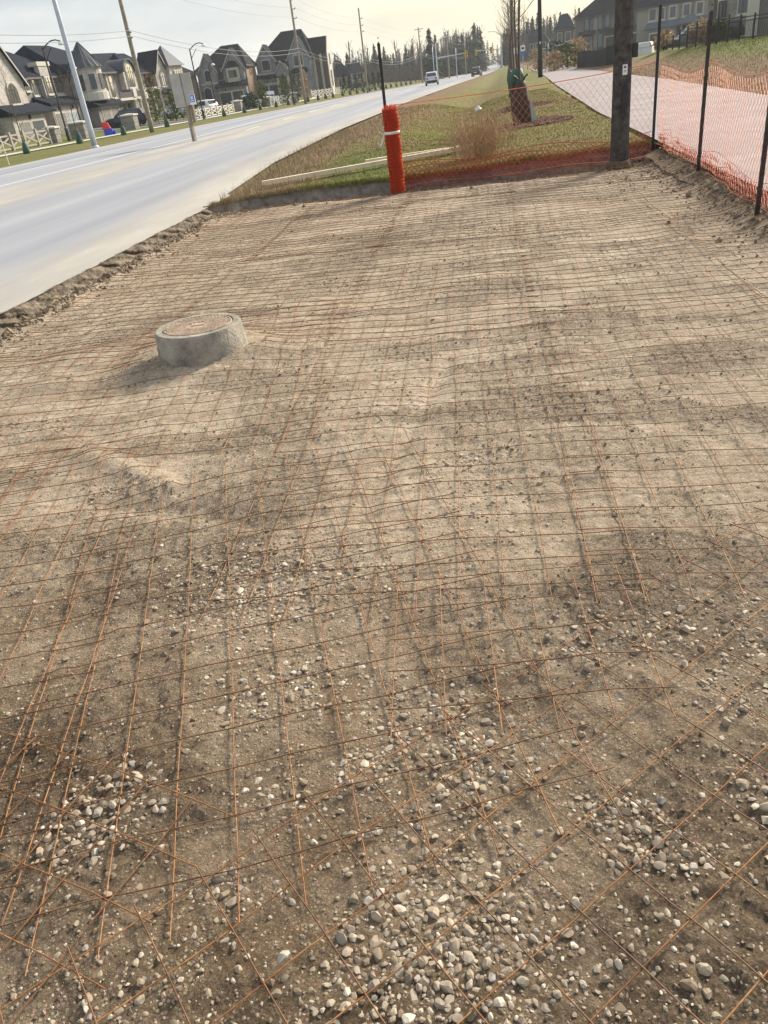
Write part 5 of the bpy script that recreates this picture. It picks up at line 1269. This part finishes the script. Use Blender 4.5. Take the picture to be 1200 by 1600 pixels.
h.wall(-.7, 1.0, -.3, -.02, 3.9, 5.9, 'brick_red', 'brick_panel'); h.wall(-1.2, 1.15, -1.3, -.02, 3.6, 3.95, 'trim', 'porch_slab'); h.col(-1.0, -1.1, -.4, 3.6, .2); h.col(.95, -1.1, -.4, 3.6, .2); h.win(-.6, .6, .1, 3.0, -.02, 2, arch=True, bars=0)
for u in (-3.2, -6.2, -9.2): h.win(u, u+1.3, 3.9, 5.5, -.02, 3); h.win(u, u+1.3, .8, 2.6, -.02, 3)
GLS[0] = 'glass'
# H4
h = House('stone_house', 'house with a plain dark hipped roof mostly hidden by the grey sign board', -53.6, 140.5, .6, 60, G_L)
h.wall(-1.5, 7.2, 0, 9, -.6, 5.1, 'brick_dark'); h.hip(-1.5, 7.2, 0, 9, 5.2, 8.1, 1.7, 4.5, 'roof_b'); h.win(.5, 2, 3.2, 4.7, -.02, 2); h.win(4, 5.5, 3.2, 4.7, -.02, 2); h.win(4, 5.6, .6, 2.2, -.02, 2)
# H5
h = House('stone_house', 'grey stone house with two gables, boxed bay window and brown brick side', -47.9, 152.7, .65, 4, G_L)
h.wall(-3.8, 5.1, 0, 9, -.8, 5.6, 'stone_blue'); h.wall(5.11, 5.17, .05, 8.95, -.8, 5.55, 'brick_brown', 'side_wall'); h.wall(-3.87, -3.81, .05, 8.95, -.8, 5.55, 'brick_brown', 'side_wall')
h.hip(-3.8, 5.1, 0, 9, 5.75, 9.25, .4, 3.6, 'roof_b')
h.gable(-3.3, -.1, -.7, 0, -.8, 5.5, 8.0, 'stone_blue'); h.win(-2.25, -1.3, 3.9, 5.6, -.72, 2, arch=True); h.wall(-3.3, -.1, -.82, -.72, 3.35, 3.6, 'trim', 'string_course')
h.win(-2.95, -1.65, .1, 2.9, -.72, 2, arch=True, bars=0); h.lampw(-3.15, 2.0, -.72)
h.gable(1.2, 4.9, -.7, 0, 2.8, 5.6, 8.35, 'stone_blue')
o = h.wall(1.85, 4.05, -1.3, -.72, 3.3, 5.55, 'trim', 'bay_window'); h.win(2.2, 3.7, 3.95, 5.15, -1.32, 3, 'trim'); h.hip(1.85, 4.05, -1.3, -.5, 5.56, 6.55, 2.4, 3.5, ov=.2, ym=-.75, fas=False)
h.wall(-.1, 5.0, -1.6, -.02, -.8, 2.75, 'stone_blue', 'garage_block'); h.lean(-.3, 5.2, -2.1, -.02, 2.8, 3.75); h.garage(.05, 2.05, 1.8, -1.61, 'garage_dark'); h.garage(2.35, 4.25, 1.8, -1.61, 'garage_dark'); h.lampw(1.2, 2.1, -1.6)
h.wall(.0, .9, -.04, -.005, 3.9, 5.2, 'trim_dark', 'window_strip')
for y_ in (3.0, 4.3): MB().box(5.172, 5.2, y_, y_+.5, 4.0, 5.3).build('window', M['glass'], h.t)
# H6
h = House('stone_house', 'largest grey stone house with three gables and tall hipped roof at the corner', -38.4, 163.6, .65, 2, G_L)
h.wall(-4.9, 5.5, 0, 11, -.8, 5.95, 'stone_blue'); h.hip(-4.9, 5.5, 0, 11, 6.05, 10.75, -.4, 3.6, 'roof_b')
h.gable(-4.9, -1.0, -.8, 0, 3.6, 5.95, 8.6, 'stone_blue'); h.win(-3.7, -2.2, 4.6, 6.2, -.82, 3); h.wall(-4.9, -1.0, -.92, -.82, 3.9, 4.2, 'trim', 'string_course')
h.wall(-5.3, -1.0, -1.4, -.02, -.8, 3.3, 'stone_blue', 'garage_block'); h.lean(-5.5, -.9, -2.0, -.02, 3.35, 4.05); h.garage(-4.9, -3.2, 2.05, -1.41, 'garage_dark'); h.garage(-2.9, -1.3, 2.05, -1.41, 'garage_dark'); h.lampw(-3.1, 2.5, -1.4); h.wall(-5.2, -1.1, -1.5, -1.41, 2.25, 2.45, 'trim', 'lintel')
h.gable(1.3, 5.4, -.7, 0, -.8, 6.05, 9.4, 'stone_blue'); h.win(2.5, 4.1, 4.7, 6.3, -.72, 3); h.win(2.5, 4.2, 1.2, 3.3, -.72, 3); h.lean(2.0, 4.7, -1.5, -.72, 3.7, 4.2)
h.gable(-1.2, 1.3, -1.9, -.02, 3.2, 4.1, 5.8, 'stone_blue', ov=.25); h.wall(-1.15, -.75, -1.85, -1.45, -.8, 3.2, 'trim', 'porch_pier'); h.wall(.85, 1.25, -1.85, -1.45, -.8, 3.2, 'trim', 'porch_pier'); h.door(-.4, .6, 2.6, -.03)
h.wall(5.51, 8.3, 2.5, 7.5, -1.2, 6.3, 'brick_dark', 'wing')
o = MB().add([(8.31,2.4,-1.2),(8.31,7.6,-1.2),(8.31,7.6,6.3),(8.31,5,9.1),(8.31,2.4,6.3),(8.45,2.4,-1.2),(8.45,7.6,-1.2),(8.45,7.6,6.3),(8.45,5,9.1),(8.45,2.4,6.3)], [(0,1,2,3,4),(9,8,7,6,5),(0,5,6,1),(1,6,7,2),(2,7,8,3),(3,8,9,4),(4,9,5,0)]).build('gable_wall', M['trim'], h.t)
MB().add([(4.5,2.2,6.2),(8.3,2.2,6.2),(8.3,5,9.05),(4.5,5,9.05),(8.3,7.8,6.2),(4.5,7.8,6.2)], [(0,1,2,3),(3,2,4,5),(0,3,5),(1,4,2)]).build('roof', M['roof_b'], h.t)
for z0_, z1_ in ((4.3, 6.1), (.6, 3.3)):
    w_ = MB().box(8.46, 8.5, 4.3, 5.7, z0_, z1_).build('window', M['glass'], h.t); b = MB()
    for k in range(4): b.box(8.505, 8.53, 4.3+.45*k-.03, 4.3+.45*k+.03, z0_, z1_)
    b.build('frame', M['trim'], w_)
h.wall(5.52, 6.0, 2.3, 2.49, -1.2, 6.2, 'trim', 'quoin'); h.wall(6.9, 7.3, 2.3, 2.49, -1.2, 6.2, 'trim', 'quoin')
# H7
h = House('bungalow', 'small pale house with dark hipped roofs far beyond the corner house', -33.8, 212, .1, 14, G_L)
h.wall(-2.8, .6, 0, 6, -.8, 2.9, 'brick_brown'); h.wall(.2, 4.0, -.8, 6, -.8, 3.2, 'stucco'); h.hip(-2.8, .6, 0, 6, 2.95, 6.1, -2.2, -1.2); h.hip(.3, 4.0, -.8, 6, 3.25, 5.6, 1.6, 2.8)
for u in (-2.4, -1.4, -.4): h.win(u, u+.5, .6, 2.4, -.02, 1)
h.win(1.0, 1.6, 1.7, 2.9, -.82, 1); h.win(2.2, 2.9, 1.7, 2.9, -.82, 1); h.win(1.0, 3.0, -.2, 1.0, -.82, 3)
# right side
G_R = 'new houses on the rise at the right'
h = House('modern_house', 'greige house with flat dark porch canopy and teal windows behind the concrete pole', 19.4, 163.9, 1.0, -12, G_R)
h.wall(-3.3, 9.2, 0, 10, -.6, 5.45, 'stucco_grey'); h.hip(-3.3, 9.2, 0, 10, 5.55, 9.4, 1.6, 5.0, 'roof_b', .5); h.wall(-.1, .55, -.15, -.01, -.6, 5.4, 'stucco', 'pilaster')
for (a, c, d, e) in ((-1.75, -.9, 3.5, 5.2), (.65, 1.4, 3.4, 5.3), (1.85, 2.65, 3.5, 5.3), (.65, 1.45, .6, 2.6), (5.6, 6.5, 3.2, 5.1)): h.win(a, c, d, e, -.02, 1, 'trim_dark', glass='glass_teal', bars=1, tw=.05)
h.win(6.8, 7.8, 3.2, 5.1, -.02, 1, 'trim_dark', tw=.05); h.wall(.7, 1.4, -.08, -.01, 2.65, 3.35, 'siding', 'spandrel')
h.wall(-2.6, .3, -1.7, -.02, 2.85, 3.35, 'trim_dark', 'canopy'); h.wall(-2.5, -2.2, -1.6, -1.3, -.6, 2.85, 'stucco_grey', 'canopy_post'); h.door(-1.7, -.6, 2.3, -.02); h.wall(1.8, 8.6, -.9, -.02, 2.75, 3.3, 'trim_dark', 'canopy'); h.garage(2.0, 4.4, 2.0, -.02, 'garage_dark'); h.garage(5.2, 7.8, 2.0, -.02, 'garage_dark')
MB().box(-3.2, -2.9, 3, 3.6, 5.6, 7.2).build('chimney', M['brick_dark'], h.t)
h = House('modern_house', 'narrow dark brick house with steep roof left of the teal windowed house', 14.6, 189.6, 1.0, -6, G_R)
h.wall(.0, 3.6, 0, 9, -.6, 4.6, 'brick_dark'); h.hip(0, 3.6, 0, 9, 4.7, 7.6, 1.2, 2.4, ov=.4); h.wall(-.1, 3.7, -.1, -.01, 1.9, 2.2, 'trim', 'string_course'); h.win(.4, 1.2, 2.6, 4.1, -.02, 1, bars=0); h.win(2.0, 3.0, 2.6, 4.1, -.02, 1, bars=0); h.wall(3.65, 4.1, -.2, .4, -.6, 6.2, 'stone_grey', 'chimney')
h = House('modern_house', 'blue grey house with white trimmed windows far beyond the path', 10.4, 232, 1.6, -6, G_R)
h.wall(0, 5.4, 0, 8, -1, 3.0, 'siding'); h.hip(0, 5.4, 0, 8, 3.1, 6.0, 1.6, 3.4, ov=.4); h.win(1., 1.7, 1.6, 2.7, -.02, 1); h.win(3.7, 4.8, 1.5, 2.8, -.02, 2); h.win(1., 1.7, -.5, .6, -.02, 1); h.win(2.5, 3.0, 1.2, 2.8, -.02, 1)
h = House('modern_house', 'pale blue grey house half hidden by weeds beyond the path', 17.4, 246, 1.6, -6, G_R)
h.wall(0, 5.0, 0, 8, -1, 3.0, 'siding'); h.hip(0, 5.0, 0, 8, 3.1, 5.4, 1.6, 3.4, ov=.4); h.win(1., 2.2, .6, 1.9, -.02, 2); h.win(3., 4., 1.0, 2.2, -.02, 2)
h = House('modern_house', 'long grey house with a row of white trimmed windows right of the concrete pole', 26.1, 147.7, .7, -20, G_R)
h.wall(-.3, 9.6, 0, 10, -.6, 5.4, 'stone_grey'); h.wall(-2.0, -.32, .1, 9.9, -.6, 5.3, 'stucco', 'wing'); h.hip(-2.0, 9.6, 0, 10, 5.5, 9.0, 1.0, 6.5, 'roof', .45)
h.wall(2.6, 4.5, -.25, -.01, 2.9, 5.35, 'stucco', 'panel'); h.wall(4.6, 6.4, -.3, -.01, 2.9, 5.35, 'stone_blue', 'panel'); h.wall(6.5, 8.6, -.25, -.01, 2.9, 5.35, 'stucco', 'panel')
for (a, c, yy2) in ((-.05, .85, -.02), (1.35, 2.15, -.02), (3.1, 3.9, -.27), (5.15, 5.95, -.32), (7.05, 7.85, -.27)): h.win(a, c, 3.65, 5.05, yy2, 1, 'trim', tw=.2, bars=0)
h.lean(-.3, 9.3, -1.5, -.4, 2.5, 3.3, 'siding'); h.wall(.0, 4.4, -1.3, -.35, -.6, 2.3, 'stone_grey', 'garage_block'); h.garage(.4, 3.8, 1.7, -1.31, 'garage_dark'); h.hip(5.0, 7.6, -2.4, -.4, 2.6, 3.7, 5.8, 6.8, 'siding', .3); h.door(5.8, 6.8, 2.2, -.4); h.wall(5.0, 5.3, -2.3, -2., -.6, 2.5, 'stucco', 'porch_post'); h.wall(7.3, 7.6, -2.3, -2., -.6, 2.5, 'stucco', 'porch_post')
h = House('stone_house', 'rough grey stone house corner rising behind the dark parked vehicle', 26.0, 103.5, .8, -20, G_R)
h.wall(0, 3.4, 0, 8, -.6, 8.5, 'stone_grey'); h.hip(0, 3.4, 0, 8, 8.6, 10.5, 1.2, 2.2); h.wall(-1.0, -.02, .6, 7.5, -.6, 8.0, 'brick_dark', 'recess'); h.wall(-.55, .35, -.12, -.01, -.6, 6.0, 'trim', 'pilaster'); h.win(-.3, -.02, 2.0, 3.5, -.14, 1, 'trim_dark', True, bars=0); h.win(.10, .28, 2.0, 3.5, -.14, 1, 'trim_dark', True, bars=0); h.win(1.6, 2.6, 2.2, 4.2, -.02, 2); h.wall(1.3, 2.8, -.1, -.02, 4.5, 5.2, 'trim', 'lintel'); h.wall(3.42, 3.8, -.3, .5, -.6, 8.4, 'wood_dark', 'corner_post')
h = House('stone_house', 'grey house with white corner pilaster at the right picture edge', 19.9, 71.8, .7, -18, G_R)
h.wall(.8, 7, .1, 8, -.6, 7.0, 'stucco_grey'); h.hip(.2, 7, .1, 8, 7.1, 9.4, 2.5, 5); h.wall(-.05, .78, -.25, .6, -.6, 6.9, 'trim', 'pilaster'); h.win(1.9, 2.6, 2.3, 4.6, .08, 1, bars=0, tw=.08); h.wall(1.7, 2.8, -.1, .09, 2.0, 2.2, 'trim', 'ledge')
# driveways in front of the garages
for (x0, x1, y0, y1) in ((-45.2, -28.5, 79.5, 83), (-44.6, -28.5, 86, 90.5), (-42.8, -28.5, 92.6, 96.5), (-47, -28, 127.5, 131)):
    nx = 14; X = np.linspace(x0, x1, nx); Y = np.array([y0, (y0+y1)/2, y1]); XX, YY = np.meshgrid(X, Y)
    tag(link('driveway', npmesh('driveway', np.stack([XX, YY, ground(XX, YY)+.03], -1).reshape(-1, 3), grid_faces(3, nx), M['drive'], True)), kind='structure')
# ------------------------------------------------------------------ far trees
def conifer_np(seed, h=1.0, whorls=26, width=.21, droop=.35):
    r = np.random.default_rng(seed); V = []
    for k in range(whorls):
        f = (k+.5)/whorls; z = .10 + .88*f; rad = width*(1-f)**.85*(1+.18*r.normal()) + .012
        n = int(9-4*f)
        for j in range(n):
            a = 2.4*k+6.283*j/n+r.normal(0, .2); L = rad*r.uniform(.65, 1.2)
            if r.random() < .12: continue
            d = np.array([math.cos(a), math.sin(a), 0]); p = np.array([-d[1], d[0], 0])
            for q in range(3):
                s0, s1 = L*q/3.3, L*(q+1.5)/3.3; w = .035*(1-f*.6)*(1-.25*q)
                za, zb = z-droop*s0, z-droop*s1+r.normal(0, .008)
                c = d*s0+np.array([0, 0, za]); V.append([c+p*w+np.array([0, 0, r.normal(0, .012)]), c-p*w, d*s1+p*r.normal(0, .02)+np.array([0, 0, zb-.01])])
                V.append([c+np.array([0, 0, .006]), d*s1*.95+np.array([0, 0, zb-.045]), d*(s0+s1)/2+p*r.normal(0, .03)+np.array([0, 0, za-.05])])
    V = np.array(V).reshape(-1, 3); return V*h
CON = [npmesh('crown', conifer_np(s_, 1, w_, wd, dr), np.arange(len(conifer_np(s_, 1, w_, wd, dr))).reshape(-1, 3), M['needle_far']) for s_, w_, wd, dr in ((1, 26, .20, .35), (2, 22, .16, .25), (3, 30, .24, .45))]
b = MB(); b.tube([(0,0,-.02),(0,0,.5),(0,0,1)], [.014, .009, .002], 6); trunk_me = b.build('trunk', M['bark_far']).data; bpy.data.objects.remove(bpy.data.objects['trunk.001'] if False else [o for o in bpy.data.objects if o.data == trunk_me][0])
def conifer(x, y, h, v, label, w=1.0):
    t = thing('conifer', label, 'tree', (x, y, gnd(x, y)-.2), v*1.7+x, 'tall conifers in the far tree line')
    link('trunk', trunk_me, t, None, None, (h, h, h)); link('crown', CON[v % 3], t, None, None, (h*w, h*w, h)); return t
conifer(-15.2, 243, 12.8, 2, 'large dark spruce just left of the grey car', 1.25)
conifer(-14.0, 250, 11.5, 0, 'dark spruce close behind the large one')
for k, (rt, d, h) in enumerate([(-.185, 290, 12.2), (-.172, 300, 13.2), (-.158, 280, 13.), (-.148, 310, 13.5), (-.138, 300, 14.8), (-.126, 290, 14.2), (-.115, 310, 15.5), (-.105, 300, 13.), (-.092, 320, 14.), (-.083, 300, 12.5), (-.049, 330, 13.5), (-.042, 300, 14.5), (-.036, 320, 15.5), (-.031, 300, 14), (-.026, 310, 16.5), (-.021, 300, 15.5), (-.017, 320, 18.5), (-.012, 310, 18), (-.008, 330, 19), (-.005, 320, 18.5)]):
    conifer(rt*d, d, h*(.64+.22*((k*3)%4)/3), k, ORD[k] + ' tall conifer from the left in the far tree line left of the road', .95+.3*((k*7)%5)/5)
for k, (rt, d, h) in enumerate([(.021, 300, 11), (.024, 320, 12), (.052, 290, 12.5), (.058, 300, 14.), (.064, 310, 12.5), (.071, 300, 12), (.082, 300, 13)]):
    conifer(rt*d, d, h, k, ORD[k] + ' dark conifer from the left in the tree line right of the road')
# bare woods behind: one mass
def wood(name, n, box, hr, m_, seed, nb=10, r0=.10, spread=.8, conif=False):
    r = np.random.default_rng(seed); VV, FF, base = [], [], 0
    pro = []
    for k in range(6):
        if conif: V = conifer_np(40+k, 1, 12, .27, .35); F = np.arange(len(V)).reshape(-1, 3); F = np.concatenate([F, F[:, 2:]], 1)
        else:
            (T, r_), (V, F) = branch_mesh(1.0, 300+k, r0*.1, nb, spread, .25); Vt, Ft = tube_np(T, r0*.12, 4); F = np.concatenate([F[:, :4], Ft+len(V)]); V = np.concatenate([V, Vt])
        pro.append((V, F))
    for k in range(n):
        d = r.uniform(box[2], box[3]); x = r.uniform(box[0], box[1])*d; V, F = pro[k % 6]; h = r.uniform(*hr); a = r.uniform(0, 6.28); c, s_ = math.cos(a), math.sin(a)
        W = np.stack([V[:,0]*c-V[:,1]*s_, V[:,0]*s_+V[:,1]*c, V[:,2]], -1)*h + np.array([x, d, gnd(x, d)-.2]); VV.append(W); FF.append(F+base); base += len(W)
    F = np.concatenate(FF)
    tag(link(name, npmesh(name, np.concatenate(VV), F if not conif else F[:, :3], M[m_])), kind='stuff')
wood('woods', 150, (-.27, -.035, 280, 400), (8, 13), 'bark_far', 1, 14, .12)
wood('woods', 40, (-.045, -.003, 330, 420), (10, 15), 'bark_far', 2, 14, .12)
wood('woods', 90, (.02, .13, 290, 400), (8, 13), 'bark_far', 3, 14, .12)
wood('woods', 420, (-.27, -.004, 290, 430), (5, 10.5), 'needle_far', 4, conif=True)
wood('woods', 170, (.022, .14, 300, 430), (7, 12), 'needle_far', 5, conif=True)
wood('woods', 260, (-.62, -.0, 480, 620), (11, 15), 'needle_far', 6, conif=True)
wood('woods', 160, (.0, .5, 480, 620), (11, 15), 'needle_far', 7, conif=True)
wood('scrub', 170, (-.20, -.055, 225, 300), (2.2, 4.6), 'bark_far', 8, 10, .16, 1.5)
wood('scrub', 50, (.026, .05, 210, 290), (3, 5.5), 'bark_far', 9, 10, .16, 1.2)
for k, (x, y, h) in enumerate([(3.4, 128, 7.5), (4.3, 140, 8.5), (4.0, 158, 9), (5.2, 168, 8)]):
    young_tree(x, y, h, ['tall bare tree behind the tree row right of the road', 'second tall bare tree behind the tree row', 'third tall bare tree near the right traffic light', 'bare tree beside the pale pole right of the crossing'][k], 140+k, .09, None, nb=22, spread=1.1, first=.3, group='bare trees near the crossing')
HAZE = 0.0003
# ------------------------------------------------------------------ air
hz_m = bpy.data.materials.new('haze'); hz_m.use_nodes = True; ht = hz_m.node_tree
for n_ in list(ht.nodes): ht.nodes.remove(n_)
ho = ht.nodes.new('ShaderNodeOutputMaterial'); pv = ht.nodes.new('ShaderNodeVolumePrincipled')
pv.inputs['Density'].default_value = HAZE; pv.inputs['Color'].default_value = (.90, .93, .97, 1); pv.inputs['Anisotropy'].default_value = .3
ht.links.new(pv.outputs[0], ho.inputs['Volume'])
tag(MB().box(-660, 660, -30, 720, -4, 30).build('haze', hz_m), kind='stuff')
